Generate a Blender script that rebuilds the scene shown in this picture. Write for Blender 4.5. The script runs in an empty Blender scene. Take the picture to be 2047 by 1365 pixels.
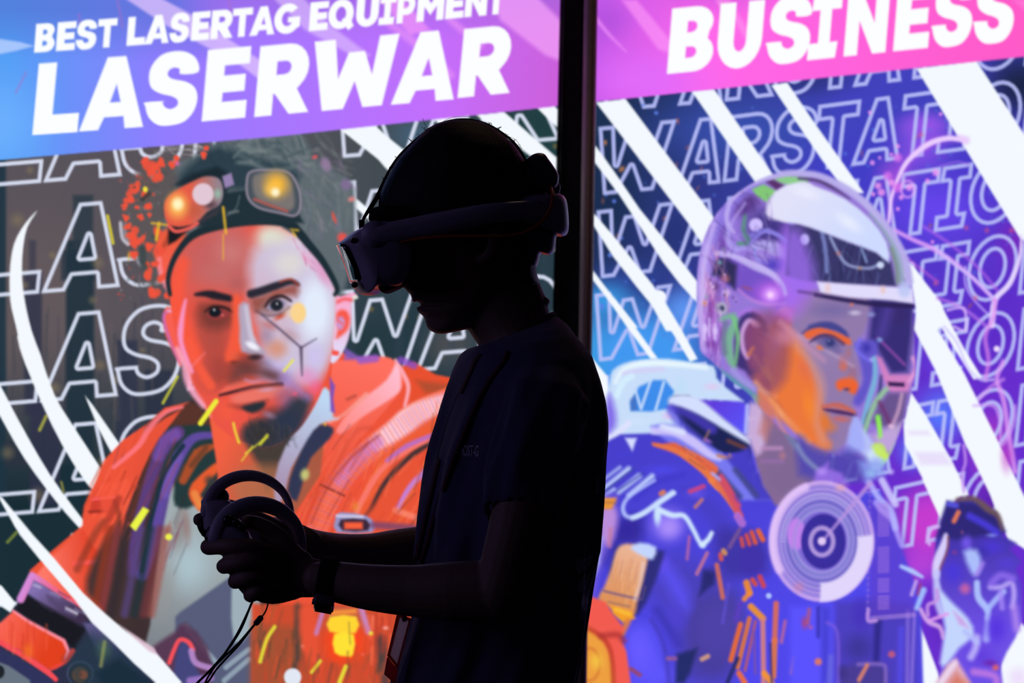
import bpy, bmesh, math, numpy as np
from mathutils import Vector, Matrix, Quaternion
from mathutils.bvhtree import BVHTree
S = bpy.context.scene
COL = S.collection
PI = math.pi

# ---------------------------------------------------------------- camera
FPX = 6000.0                     # focal length in photograph pixels (a 105 mm lens on a 36 mm sensor)
DP = 3.35                        # distance from the lens to the player
cam_data = bpy.data.cameras.new('camera'); cam = bpy.data.objects.new('camera', cam_data); COL.objects.link(cam)
cam_data.sensor_width = 36.0; cam_data.lens = FPX/2047*36.0
cam.location = (0, 0, 1.25)
PITCH, ROLL = math.radians(3.0), math.radians(0.55)
RC = Matrix.Rotation(PI/2+PITCH, 3, 'X') @ Matrix.Rotation(ROLL, 3, 'Z')
cam.rotation_euler = RC.to_euler()
cam_data.clip_end = 100
cam_data.dof.use_dof = True; cam_data.dof.focus_distance = DP-.03; cam_data.dof.aperture_fstop = 11.0
S.camera = cam
CL = Vector(cam.location); FWD = (RC @ Vector((0, 0, -1))).normalized(); CR = RC @ Vector((1, 0, 0)); CU = RC @ Vector((0, 1, 0))

# ---------------------------------------------------------------- world, lights, exposure
w = bpy.data.worlds.new('dark_hall'); S.world = w; w.use_nodes = True
w.node_tree.nodes['Background'].inputs[0].default_value = (0.32, 0.25, 0.62, 1)
w.node_tree.nodes['Background'].inputs[1].default_value = 0.010
S.view_settings.view_transform = 'Standard'; S.view_settings.look = 'None'
S.view_settings.exposure = 0; S.view_settings.gamma = 1; S.view_settings.use_curve_mapping = False
ld = bpy.data.lights.new('added_chest_fill', 'AREA'); ld.energy = 5.5; ld.color = (.45, .36, 1.0); ld.size = 1.6  # added bluish fill on the chest, standing in for unseen screens nearby
lo = bpy.data.objects.new('added_chest_fill', ld); COL.objects.link(lo); lo.location = (-3.3, 2.75, 2.1)
lo.rotation_euler = (Vector((0, 3.35, 1.2))-lo.location).to_track_quat('-Z', 'Y').to_euler()

lw = bpy.data.lights.new('added_post_fill', 'POINT'); lw.energy = 2.2; lw.color = (1, .62, .42); lw.shadow_soft_size = .12  # unseen warm source, added to brighten the post from above
lq = bpy.data.objects.new('added_post_fill', lw); COL.objects.link(lq); lq.location = (.22, 4.2, 2.9)

def ray(px, py): return FWD+CR*((px-1023.5)/FPX)-CU*((py-682.5)/FPX)
def at(px, py, d=0.0):
    """the point seen at photograph pixel (px, py), d metres beyond the player's plane"""
    return CL+ray(px, py)*(DP+d)
MPP = DP/FPX                     # metres per photograph pixel in the player's plane
def o3(px, py, d=0.0):
    """a point of the player, right-angled frame: px, py and depth all in units of MPP"""
    return CL+FWD*(DP+d*MPP)+CR*((px-1023.5)*MPP)-CU*((py-682.5)*MPP)

# ---------------------------------------------------------------- materials
def mat(name, col, rough=.6, bump=0., bscale=200., metal=0., var=.08, spec=.5, coat=0., sheen=0.):
    m = bpy.data.materials.new(name); m.use_nodes = True; N = m.node_tree.nodes; L = m.node_tree.links
    b = N['Principled BSDF']; b.inputs['Roughness'].default_value = rough; b.inputs['Metallic'].default_value = metal
    b.inputs['Specular IOR Level'].default_value = spec; b.inputs['Coat Weight'].default_value = coat; b.inputs['Sheen Weight'].default_value = sheen
    tc = N.new('ShaderNodeTexCoord'); nz = N.new('ShaderNodeTexNoise'); nz.inputs['Scale'].default_value = bscale; nz.inputs['Detail'].default_value = 4
    L.new(tc.outputs['Object'], nz.inputs['Vector'])
    r = N.new('ShaderNodeValToRGB'); r.color_ramp.elements[0].color = [c*(1-var) for c in col]+[1]; r.color_ramp.elements[1].color = [min(1, c*(1+var)) for c in col]+[1]
    r.color_ramp.elements[0].position = .3; r.color_ramp.elements[1].position = .7
    L.new(nz.outputs['Fac'], r.inputs['Fac']); L.new(r.outputs['Color'], b.inputs['Base Color'])
    if bump:
        bp = N.new('ShaderNodeBump'); bp.inputs['Strength'].default_value = bump; bp.inputs['Distance'].default_value = .002
        L.new(nz.outputs['Fac'], bp.inputs['Height']); L.new(bp.outputs['Normal'], b.inputs['Normal'])
    return m
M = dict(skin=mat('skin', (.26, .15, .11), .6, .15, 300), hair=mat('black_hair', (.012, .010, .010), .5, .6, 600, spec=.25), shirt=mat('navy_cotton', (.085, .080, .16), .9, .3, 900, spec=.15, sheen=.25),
         trousers=mat('dark_denim', (.02, .022, .04), .9, .4, 700, spec=.2), shoe=mat('shoe_rubber', (.03, .03, .03), .6, .2), plastic=mat('pale_plastic', (.50, .46, .56), .38, 0, 40, var=.02), plastic2=mat('grey_plastic', (.16, .14, .18), .4, 0, 40, var=.02),
         black=mat('black_plastic', (.012, .012, .014), .35, 0, 60), glass=mat('black_glass', (.010, .010, .014), .04, 0, 40, spec=.9, coat=.8), foam=mat('black_foam', (.02, .018, .024), .95, .5, 900, spec=.1), cable=mat('orange_rubber', (.75, .14, .03), .45, 0, 60),
         cord=mat('black_cord', (.015, .013, .018), .8, .4, 900), lanyard=mat('dark_red_ribbon', (.10, .02, .03), .8, .3, 900), frame=mat('black_aluminium', (.012, .012, .016), .42, .05, 300, metal=.2), steel=mat('brown_grey_metal', (.30, .22, .22), .5, .05, 200, metal=.3), floor=mat('dark_carpet', (.02, .019, .024), .85, .6, 400, spec=.2), wall=mat('dark_wall', (.012, .012, .016), .9, .2, 60),
         print=mat('grey_shirt_print', (.52, .50, .60), .8, .2, 500), card=mat('badge_card', (.42, .40, .50), .6, 0, 60), red=mat('badge_red', (.50, .08, .10), .5, 0, 60), tooth=mat('tooth', (.8, .76, .7), .3, 0, 60), lens=mat('camera_lens', (.01, .01, .012), .08, 0, 60))

# ---------------------------------------------------------------- mesh helpers
def mesh_obj(name, verts, faces, m, parent=None, smooth=True, sub=0):
    me = bpy.data.meshes.new(name); me.from_pydata([tuple(v) for v in verts], [], faces); me.update()
    if smooth: me.polygons.foreach_set('use_smooth', [True]*len(me.polygons))
    o = bpy.data.objects.new(name, me); COL.objects.link(o); me.materials.append(m)
    bm = bmesh.new(); bm.from_mesh(me); bmesh.ops.recalc_face_normals(bm, faces=bm.faces); bm.to_mesh(me); bm.free()
    if parent: o.parent = parent
    if sub: md = o.modifiers.new('sub', 'SUBSURF'); md.levels = sub; md.render_levels = sub
    return o
class MB:
    def __init__(s): s.v = []; s.f = []
    def add(s, v, f): n = len(s.v); s.v += [Vector(a) for a in v]; s.f += [[i+n for i in q] for q in f]
    def loft(s, rings, cap=True):
        n = len(rings[0]); v = [p for r in rings for p in r]; f = []
        for k in range(len(rings)-1):
            for i in range(n): j = (i+1) % n; f.append([k*n+i, k*n+j, (k+1)*n+j, (k+1)*n+i])
        if cap:
            for k in (0, len(rings)-1):
                c = sum((Vector(p) for p in rings[k]), Vector())/n; v.append(c); ci = len(v)-1
                for i in range(n): f.append([k*n+i, k*n+(i+1) % n, ci])
        s.add(v, f)
    def tube(s, pts, rad, n=14, sub=5, flat=1.0, fdir=None, round_ends=True, twist=None):
        """swept round rod through world points; flat < 1 squeezes it along fdir"""
        P = [Vector(p) for p in pts]; R = list(rad) if hasattr(rad, '__len__') else [rad]*len(P)
        if len(P) > 2 and sub > 1:
            a = _smooth([list(p)+[r] for p, r in zip(P, R)], sub, False) if False else None
            Q = []; RR = []; m = len(P)
            for i in range(m-1):
                A, B, C, D = P[max(i-1, 0)], P[i], P[i+1], P[min(i+2, m-1)]
                for k in range(sub):
                    t = k/sub; Q.append(.5*((2*B)+(C-A)*t+(2*A-5*B+4*C-D)*t*t+(3*B-A-3*C+D)*t**3)); RR.append(R[i]*(1-t)+R[i+1]*t)
            Q.append(P[-1]); RR.append(R[-1]); P, R = Q, RR
        fd = (fdir or FWD).normalized(); rings = []
        T = [(P[min(i+1, len(P)-1)]-P[max(i-1, 0)]).normalized() for i in range(len(P))]
        st = []
        if round_ends:
            for a in (75, 50, 25): st.append((P[0]-T[0]*R[0]*math.sin(math.radians(a)), T[0], R[0]*math.cos(math.radians(a))))
        st += [(p, t, r) for p, t, r in zip(P, T, R)]
        if round_ends:
            for a in (25, 50, 75): st.append((P[-1]+T[-1]*R[-1]*math.sin(math.radians(a)), T[-1], R[-1]*math.cos(math.radians(a))))
        for p, t, r in st:
            u = fd-t*fd.dot(t)
            u = u.normalized() if u.length > .15 else CU.cross(t).normalized(); v = t.cross(u)
            rings.append([p+u*(r*flat*math.cos(2*PI*i/n))+v*(r*math.sin(2*PI*i/n)) for i in range(n)])
        s.loft(rings)
    def box(s, c, ax, ay, az):
        c, ax, ay, az = map(Vector, (c, ax, ay, az)); v = [c+ax*i+ay*j+az*k for i in (-1, 1) for j in (-1, 1) for k in (-1, 1)]
        s.add(v, [[0, 1, 3, 2], [4, 6, 7, 5], [0, 4, 5, 1], [2, 3, 7, 6], [0, 2, 6, 4], [1, 5, 7, 3]])
    def obj(s, name, m, parent=None, smooth=True, bevel=0, sub=0):
        o = mesh_obj(name, s.v, s.f, m, parent, smooth, 0)
        if bevel:
            b = o.modifiers.new('b', 'BEVEL'); b.width = bevel; b.segments = 3; b.limit_method = 'ANGLE'; b.harden_normals = False
        if sub: md = o.modifiers.new('sub', 'SUBSURF'); md.levels = sub; md.render_levels = sub
        return o
def fuse(o, voxel, smooth=4, fac=.5):
    """melt overlapping closed shells into one continuous skin"""
    r = o.modifiers.new('r', 'REMESH'); r.mode = 'VOXEL'; r.voxel_size = voxel; r.use_smooth_shade = True
    s = o.modifiers.new('s', 'SMOOTH'); s.iterations = smooth; s.factor = fac
    dg = bpy.context.evaluated_depsgraph_get(); dg.update()
    me = bpy.data.meshes.new_from_object(o.evaluated_get(dg)); old = o.data
    o.modifiers.clear(); m = old.materials[0]; o.data = me; me.name = o.name
    me.materials.clear(); me.materials.append(m); me.polygons.foreach_set('use_smooth', [True]*len(me.polygons))
    return o
def tag(o, label, cat, group=None): o['label'] = label; o['category'] = cat; o.update_tag(); (group and o.__setitem__('group', group)); return o
def empty(name, loc): o = bpy.data.objects.new(name, None); o.empty_display_size = .05; COL.objects.link(o); o.location = loc; return o
def keep(o, parent): o.parent = parent; o.matrix_parent_inverse = Matrix.Translation(parent.location).inverted(); return o
def part(mb, name, m, parent, **k): return keep(mb.obj(name, m, None, **k), parent)
def struct(o): o['kind'] = 'structure'; return o
def ring3(F, B, w, n=28, e=2.0, yaw=0.0, nose=0.0):
    """oval section from front point F to back point B (photograph units), half width w in depth"""
    out = []
    for i in range(n):
        t = 2*PI*i/n; c, s_ = math.cos(t), math.sin(t)
        u = -abs(c)**(2/e)*(1 if c > 0 else -1); v = abs(s_)**(2/e)*(1 if s_ > 0 else -1)
        k = 1-nose*max(0, -u)**1.5
        x = u; z = v*k
        out.append((x, z))
    cy, sy = math.cos(yaw), math.sin(yaw); W = w; A = math.hypot(B[0]-F[0], B[1]-F[1])/2
    q = [(x*A*cy-z*W*sy, x*A*sy+z*W*cy) for x, z in out]
    mx = max(a for a, _ in q); mn = min(a for a, _ in q)
    r = []
    for a, z in q:
        t = (a-mn)/(mx-mn); r.append(o3(F[0]+(B[0]-F[0])*t, F[1]+(B[1]-F[1])*t, z))
    return r

_n = M['card'].node_tree; _t = _n.nodes.new('ShaderNodeBsdfTranslucent'); _t.inputs['Color'].default_value = (.97, .96, 1, 1); _x = _n.nodes.new('ShaderNodeMixShader'); _x.inputs[0].default_value = .96
_n.links.new(_n.nodes['Principled BSDF'].outputs[0], _x.inputs[1]); _n.links.new(_t.outputs[0], _x.inputs[2]); _n.links.new(_x.outputs[0], _n.nodes['Material Output'].inputs['Surface'])
_n = M['red'].node_tree; _t = _n.nodes.new('ShaderNodeBsdfTranslucent'); _t.inputs['Color'].default_value = (.8, .2, .22, 1); _x = _n.nodes.new('ShaderNodeMixShader'); _x.inputs[0].default_value = .8
_n.links.new(_n.nodes['Principled BSDF'].outputs[0], _x.inputs[1]); _n.links.new(_t.outputs[0], _x.inputs[2]); _n.links.new(_x.outputs[0], _n.nodes['Material Output'].inputs['Surface'])

# ---------------------------------------------------------------- print painter
def _smooth(pts, n=4, closed=True):
    p = np.asarray(pts, float); m = len(p); out = []
    rng = range(m if closed else m-1)
    for i in rng:
        if closed: a, b, c, d = p[i-1], p[i], p[(i+1) % m], p[(i+2) % m]
        else: a, b, c, d = p[max(i-1, 0)], p[i], p[i+1], p[min(i+2, m-1)]
        for k in range(n):
            t = k/n
            out.append(.5*((2*b)+(c-a)*t+(2*a-5*b+4*c-d)*t*t+(3*b-a-3*c+d)*t**3))
    if not closed: out.append(p[-1])
    return np.array(out)

class Print:
    """a printed sheet: colours laid down shape by shape on a grid"""
    def __init__(s, x0, y0, x1, y1, cell):
        s.x0, s.y0, s.c = x0, y0, cell
        s.w = int((x1-x0)/cell)+1; s.h = int((y1-y0)/cell)+1
        s.im = np.zeros((s.h, s.w, 3), np.float32)
        s.fr = (0, 0, 1.); s.cm = None; s.rng = np.random.RandomState(7)
    def F(s, ox=0, oy=0, k=1.): s.fr = (ox, oy, float(k))
    def P(s, pts):
        p = np.asarray(pts, float).reshape(-1, 2)
        return p/s.fr[2]+np.array(s.fr[:2])
    def box(s, lo, hi, pad):
        i0 = max(0, int((lo[0]-pad-s.x0)/s.c)); i1 = min(s.w, int((hi[0]+pad-s.x0)/s.c)+2)
        j0 = max(0, int((lo[1]-pad-s.y0)/s.c)); j1 = min(s.h, int((hi[1]+pad-s.y0)/s.c)+2)
        if i0 >= i1 or j0 >= j1: return None
        X, Y = np.meshgrid(s.x0+s.c*np.arange(i0, i1, dtype=np.float32), s.y0+s.c*np.arange(j0, j1, dtype=np.float32))
        return (slice(j0, j1), slice(i0, i1)), X, Y
    def put(s, sl, A, col, X=None, Y=None, mode=None):
        if s.cm is not None: A = A*s.cm[sl]
        A = A[..., None]
        if len(col) == 4:          # (c0, c1, p0, p1): linear ink blend
            c0, c1 = np.array(col[0])/255., np.array(col[1])/255.
            p0, p1 = s.P([col[2]])[0], s.P([col[3]])[0]; d = p1-p0
            t = np.clip(((X-p0[0])*d[0]+(Y-p0[1])*d[1])/(d@d), 0, 1)[..., None]
            C = c0*(1-t)+c1*t
        else: C = np.array(col)/255.
        im = s.im[sl]
        if mode == 'add': s.im[sl] = np.minimum(1, im+A*C)
        else: s.im[sl] = im*(1-A)+C*A
    def sd(s, loops, X, Y):
        D = np.full(X.shape, 1e9, np.float32); I = np.zeros(X.shape, bool)
        for p in loops:
            q = np.roll(p, -1, 0)
            for (ax, ay), (bx, by) in zip(p, q):
                ex, ey = bx-ax, by-ay; l = ex*ex+ey*ey
                if l < 1e-9: continue
                t = np.clip(((X-ax)*ex+(Y-ay)*ey)/l, 0, 1)
                D = np.minimum(D, (X-ax-t*ex)**2+(Y-ay-t*ey)**2)
                if ay != by:
                    I ^= ((Y < ay) != (Y < by)) & (X < ax+(Y-ay)*ex/ey)
        return np.where(I, -1, 1)*np.sqrt(D)
    def mask(s, pts, f=1.5, sm=4):
        p = s.P(pts); p = _smooth(p, sm) if sm else p
        m = np.zeros((s.h, s.w), np.float32)
        b = s.box(p.min(0), p.max(0), f)
        if b: m[b[0]] = np.clip(.5-s.sd([p], b[1], b[2])/(2*f), 0, 1)
        return m
    def poly(s, pts, col, a=1., f=1., sm=0, holes=()):
        """filled shape; f = softness of its edge, sm > 0 rounds it"""
        L = [s.P(pts)]+[s.P(h) for h in holes]
        if sm: L = [_smooth(p, sm) for p in L]
        b = s.box(L[0].min(0), L[0].max(0), f+1)
        if b: s.put(b[0], a*np.clip(.5-s.sd(L, b[1], b[2])/(2*f), 0, 1), col, b[1], b[2])
    def edge(s, loops, w, col, a=1., f=1.):
        """outline only, drawn inside the shape"""
        lo = np.min([p.min(0) for p in loops], 0); hi = np.max([p.max(0) for p in loops], 0)
        b = s.box(lo, hi, w+f+1)
        if b:
            d = np.abs(s.sd(loops, b[1], b[2])+w/2)-w/2
            s.put(b[0], a*np.clip(.5-d/(2*f), 0, 1), col, b[1], b[2])
    def line(s, pts, w, col, a=1., f=1., sm=4, mode=None):
        """stroke; w is one width or (start, end) or (start, middle, end), in photograph units"""
        p = s.P(pts)
        if sm and len(p) > 2: p = _smooth(p, sm, False)
        W = np.atleast_1d(np.array(w, float))
        r = np.interp(np.linspace(0, 1, len(p)), np.linspace(0, 1, len(W)), W)/2 if len(W) > 1 else np.full(len(p), W[0]/2)
        b = s.box(p.min(0), p.max(0), r.max()+f+1)
        if not b: return
        _, X, Y = b; D = np.full(X.shape, 1e9, np.float32)
        for k in range(len(p)-1):
            ax, ay = p[k]; ex, ey = p[k+1]-p[k]; l = ex*ex+ey*ey
            if l < 1e-9: continue
            t = np.clip(((X-ax)*ex+(Y-ay)*ey)/l, 0, 1)
            D = np.minimum(D, np.hypot(X-ax-t*ex, Y-ay-t*ey)-(r[k]*(1-t)+r[k+1]*t))
        s.put(b[0], a*np.clip(.5-D/(2*f), 0, 1), col, X, Y, mode)
    def blob(s, x, y, rx, ry, col, a=1., ang=0., hard=0., mode=None):
        """soft round dab; hard near 1 gives a crisp ellipse"""
        (x, y), = s.P([(x, y)]); rx /= s.fr[2]; ry /= s.fr[2]; R = max(rx, ry)*1.05
        b = s.box((x-R, y-R), (x+R, y+R), 1)
        if not b: return
        c, n = math.cos(math.radians(ang)), math.sin(math.radians(ang))
        u = (b[1]-x)*c+(b[2]-y)*n; v = -(b[1]-x)*n+(b[2]-y)*c
        d = np.sqrt((u/rx)**2+(v/ry)**2)
        t = np.clip((1-d)/max(1-hard, .02), 0, 1)
        s.put(b[0], a*t*t*(3-2*t), col, b[1], b[2], mode)
    def ring(s, x, y, rx, ry, w, col, a=1., f=1., ang=0., arc=None):
        n = 48; t0, t1 = arc if arc else (0, 360)
        th = np.radians(np.linspace(t0, t1, n)); ca, sa = math.cos(math.radians(ang)), math.sin(math.radians(ang))
        u, v = rx*np.cos(th), ry*np.sin(th)
        s.line(np.stack([x+u*ca-v*sa, y+u*sa+v*ca], 1), w, col, a, f, 0)
    def spatter(s, n, x0, y0, x1, y1, r0, r1, cols, a=1., hard=.5, st=1.):
        g = s.rng
        for _ in range(n):
            r = g.uniform(r0, r1)
            s.blob(g.uniform(x0, x1), g.uniform(y0, y1), r, r*g.uniform(.5, 1)*st, cols[g.randint(len(cols))], a*g.uniform(.6, 1), g.uniform(0, 180), hard)
    def strokes(s, n, x0, y0, x1, y1, ang, ln, w, cols, a=.5, f=1.5, jit=12):
        g = s.rng
        for _ in range(n):
            x, y = g.uniform(x0, x1), g.uniform(y0, y1); t = math.radians(ang+g.uniform(-jit, jit)); l = ln*g.uniform(.5, 1.2)/2
            s.line([(x-l*math.cos(t), y-l*math.sin(t)), (x+l*math.cos(t), y+l*math.sin(t))], (w*.4, w*g.uniform(.7, 1.2), w*.3), cols[g.randint(len(cols))], a*g.uniform(.5, 1), f, 0)
    def text(s, word, boxes, col, outline=0, a=1., f=1., heavy=True):
        """boxes: per letter (x of lower left, y of lower left, x of lower right, y of lower right, x of top left, y of top left)"""
        for ch, bx in zip(word, boxes):
            if ch == ' ': continue
            o = np.array(bx[0:2], float); u = np.array(bx[2:4])-o; v = np.array(bx[4:6])-o
            L = [np.array([o+u*px+v*py for px, py in lp]) for lp in GLYPH[ch]]
            if outline: s.edge(L, outline, col, a, f)
            else:
                b = s.box(L[0].min(0)-1, L[0].max(0)+1, 3)
                if b: s.put(b[0], a*np.clip(.5-s.sd(L, b[1], b[2])/(2*f), 0, 1), col, b[1], b[2])

def _arc(cx, cy, rx, ry, a0, a1, n=8):
    t = np.radians(np.linspace(a0, a1, n)); return [(cx+rx*math.cos(k), cy+ry*math.sin(k)) for k in t]
GLYPH = {
 'L': [[(0, 0), (1, 0), (1, .27), (.41, .27), (.41, 1), (0, 1)]],
 'A': [[(0, 0), (.30, 0), (.38, .17), (.68, .17), (.71, 0), (1, 0), (.66, 1), (.37, 1)], [(.455, .37), (.62, .37), (.54, .62)]],
 'E': [[(0, 0), (1, 0), (1, .25), (.43, .25), (.43, .38), (.93, .38), (.93, .62), (.43, .62), (.43, .76), (1, .76), (1, 1), (0, 1)]],
 'T': [[(.33, 0), (.67, 0), (.67, .75), (1, .75), (1, 1), (0, 1), (0, .75), (.33, .75)]],
 'I': [[(0, 0), (.9, 0), (.95, .25), (.69, .25), (.69, .75), (1, .75), (1, 1), (.08, 1), (.04, .75), (.31, .75), (.31, .25), (0, .25)]],
 'N': [[(0, 0), (.32, 0), (.32, .52), (.68, 0), (1, 0), (1, 1), (.68, 1), (.68, .48), (.32, 1), (0, 1)]],
 'M': [[(0, 0), (.27, 0), (.27, .5), (.5, .2), (.73, .5), (.73, 0), (1, 0), (1, 1), (.75, 1), (.5, .6), (.25, 1), (0, 1)]],
 'W': [[(.18, 0), (.42, 0), (.53, .38), (.64, 0), (.86, 0), (1.0, 1), (.78, 1), (.72, .46), (.62, .80), (.44, .80), (.34, .44), (.28, 1), (.04, 1)]],
 'w': [[(.18, 0), (.35, 0), (.50, .38), (.64, 0), (.80, 0), (1.0, 1), (.80, 1), (.68, .45), (.53, .88), (.39, .88), (.305, .43), (.24, 1), (.04, 1)]],
 'R': [[(0, 0), (.33, 0), (.33, .30), (.36, .30), (.66, 0), (1.04, 0), (.78, .35)]+_arc(.58, .66, .40, .34, -50, 90, 9)+[(0, 1)],
       [(.36, .57), (.36, .76), (.50, .76)]+_arc(.52, .665, .12, .095, 90, -90, 7)],
 'P': [[(0, 0), (.34, 0), (.34, .28), (.56, .28)]+_arc(.56, .64, .44, .36, -90, 90, 10)+[(0, 1)],
       [(.34, .52), (.34, .76), (.5, .76)]+_arc(.5, .64, .14, .12, 90, -90, 7)],
 'B': [[(0, 0), (.55, 0)]+_arc(.58, .28, .42, .28, -80, 50, 8)+_arc(.55, .75, .40, .25, -35, 90, 8)+[(0, 1)],
       [(.38, .22), (.38, .39), (.5, .39)]+_arc(.5, .305, .12, .085, 90, -90, 6), [(.38, .61), (.38, .78), (.48, .78)]+_arc(.48, .695, .12, .085, 90, -90, 6)],
 'O': [_arc(.5, .5, .52, .52, 0, 345, 26), _arc(.5, .5, .22, .27, 0, 345, 22)],
 'Q': [_arc(.48, .5, .5, .52, -28, 300, 26)+[(.72, .02), (.82, -.08), (1.02, .06), (.94, .18)], _arc(.48, .5, .20, .26, -30, 290, 20)+[(.52, .30), (.62, .36)]],
 'U': [[(0, 1), (0, .42)]+_arc(.5, .42, .5, .44, 180, 360, 14)+[(1, 1), (.64, 1), (.64, .42)]+_arc(.5, .4, .14, .16, 0, -180, 8)+[(.36, 1)]],
 'G': [_arc(.5, .5, .52, .53, 42, 318, 22)+[(1.0, .2), (1.0, .55), (.52, .55), (.52, .36), (.68, .36)]+_arc(.5, .5, .22, .26, -50, -310, 16)[0:]],
 'S': [_smooth([(.98, .70), (.93, .88), (.74, .99), (.50, 1.02), (.25, .98), (.08, .84), (.04, .68), (.10, .53), (.28, .44), (.50, .39), (.62, .33), (.62, .25), (.50, .21), (.38, .25), (.34, .32), (.345, .33), (.0, .33), (.01, .28), (.09, .12), (.28, .0), (.52, -.02), (.78, .02), (.95, .16), (1.0, .34), (.93, .49), (.75, .58), (.50, .63), (.40, .69), (.42, .76), (.52, .79), (.62, .76), (.645, .69)], 3)],
}

WHT = (244, 249, 255); LIL = (218, 224, 244)
def _row(xs, base, cap, slant):
    out = []
    for x0, x1 in xs:
        y0, y1 = base(x0), base(x1); out.append((x0, y0, x1, y1, x0+slant, y0-cap))
    return out

def paint_left(c):
    F = c.F
    F(); c.im[:] = np.array((80, 77, 86))/255.
    c.poly([(-200, 250), (1200, 250), (1200, 1500), (-200, 1500)], ((88, 82, 90), (24, 44, 54), (0, 650), (0, 1010)), f=2)
    c.blob(60, 600, 240, 330, (104, 92, 94), .75)
    # far skyline: dark towers between brown haze
    for x0, x1, y0, y1, col, a in [(-160, 12, 300, 1400, (30, 52, 66), .9), (132, 188, 480, 1000, (32, 50, 62), .9), (146, 186, 390, 500, (44, 58, 70), .85), (122, 190, 500, 560, (34, 50, 64), .7),
                                   (48, 84, 545, 830, (50, 54, 74), .85), (58, 72, 480, 560, (62, 62, 78), .8), (232, 275, 680, 1000, (48, 54, 74), .85), (290, 345, 740, 900, (42, 50, 68), .85), (60, 120, 800, 1010, (48, 50, 74), .8), (120, 300, 930, 1400, (24, 46, 56), .9),
                                   (-160, 330, 1030, 1500, (26, 46, 56), .95), (10, 55, 880, 930, (44, 50, 64), .8)]:
        c.poly([(x0, y0), (x1, y0), (x1, y1), (x0, y1)], col, a, 4)
    c.strokes(40, 0, 620, 340, 900, 90, 150, 12, [(34, 48, 62), (112, 98, 94), (52, 58, 78)], .35, 3, 3)
    for x, y, r in [(35, 440, 22), (195, 525, 20), (105, 510, 12), (185, 600, 14), (50, 570, 14), (200, 730, 18), (110, 775, 18), (15, 905, 22), (75, 990, 26), (205, 925, 18), (60, 340, 12), (230, 760, 14), (285, 700, 10)]:
        c.blob(x, y, r, r, (140, 124, 92), .5)
    # right part of the ground behind the figure
    c.poly([(560, 200), (1200, 200), (1200, 800), (660, 800)], ((80, 82, 90), (38, 58, 68), (640, 300), (830, 640)), f=12)
    c.poly([(640, 200), (1200, 180), (1200, 480), (700, 480)], ((78, 80, 88), (32, 62, 66), (660, 300), (1080, 300)), 1, 10)
    c.blob(830, 270, 90, 60, (70, 98, 124), .8); c.blob(900, 690, 90, 80, (84, 82, 86), .8); c.blob(740, 690, 60, 60, (34, 56, 62), .8)
    for x in (705, 800, 850, 905, 960, 1090): c.line([(x, 470), (x-3, 800)], 16, (50, 66, 80), .35, 6)
    for x, y in [(742, 618), (810, 632), (840, 635), (1110, 292), (1108, 332), (905, 650)]: c.blob(x, y, 9, 9, (168, 128, 60), .55)
    # rows of outlined capitals
    xs = [(-95, 76), (80, 238), (228, 357), (376, 480), (486, 612), (641, 852), (832, 972), (984, 1110)]
    for k, (yb, sh) in enumerate([(372, 6), (593, 2), (811, -2), (1032, -8), (1252, -14), (1472, -20)]):
        c.text('LASERwAR', _row([(a+sh, b+sh) for a, b in xs], lambda x, yb=yb: yb-.082*x, 176, 18), LIL, 7.5, .97, 1.1)
    # bars sweeping to the lower right
    for q in ([(700, 250), (744, 250), (846, 330), (1000, 480), (1000, 540), (860, 410), (770, 335)],
              [(664, 246), (742, 244), (905, 392), (890, 440), (790, 345)],
              [(866, 238), (900, 232), (1110, 385), (1120, 430), (1080, 400)],
              [(952, 230), (1008, 224), (1130, 330), (1140, 372)],
              [(1072, 214), (1106, 210), (1160, 262), (1160, 300)],
              [(704, 392), (716, 400), (776, 452), (770, 470), (708, 412)]):
        c.poly(q, WHT, 1, 1.2)
    F(0, 270, 3.0333)
    c.poly([(225, 460), (165, 560), (138, 700), (134, 860), (150, 1000), (190, 1180), (260, 1400), (160, 1400), (95, 1150), (62, 1000), (60, 820), (85, 660), (150, 540)], WHT, 1, 1.2, 3)
    F(0, 680, 3.0333)
    c.poly([(105, -20), (200, -20), (330, 330), (470, 560), (640, 840), (580, 930), (380, 640), (200, 260)], WHT, 1, 1.2, 3)
    c.poly([(-20, 270), (0, 270), (110, 480), (300, 810), (520, 1110), (700, 1330), (660, 1345), (500, 1160), (350, 990), (150, 720), (0, 460), (-20, 430)], WHT, 1, 1.2, 3)
    c.poly([(-10, 950), (10, 950), (200, 1180), (380, 1380), (300, 1400), (120, 1180)], WHT, 1, 1.2)
    c.poly([(515, 335), (560, 390), (760, 680), (706, 740), (600, 540)], WHT, 1, 1.2)
    F(0, 960, 3.3714)
    # ---- figure: jacket
    F()
    OR = (238, 84, 58)
    c.poly([(0, 1500), (60, 1140), (105, 1100), (165, 1050), (168, 1010), (192, 960), (208, 920), (245, 880), (290, 850), (330, 815), (360, 808), (420, 790), (680, 700), (700, 715), (745, 712), (790, 722), (815, 740), (870, 750), (905, 756), (1180, 800), (1200, 1500)], OR, 1, 1.5)
    # inner dark of the open jacket and grey shirt
    c.poly([(385, 796), (440, 780), (640, 860), (640, 960), (560, 1200), (500, 1365), (160, 1365), (215, 1200), (270, 1040), (310, 930), (345, 850)], (62, 48, 50), 1, 3, 3)
    c.poly([(345, 965), (400, 1000), (560, 1080), (520, 1200), (505, 1380), (290, 1380), (300, 1250), (318, 1100), (330, 1020)], ((160, 172, 176), (120, 124, 132), (400, 1100), (330, 1340)), 1, 3, 3)
    c.blob(378, 1130, 70, 90, (172, 196, 206), .9); c.blob(360, 1060, 30, 70, (140, 130, 130), .7, 10); c.blob(330, 1180, 30, 90, (150, 150, 150), .6, 10); c.blob(372, 1050, 14, 60, (150, 120, 118), .7, -8)
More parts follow.
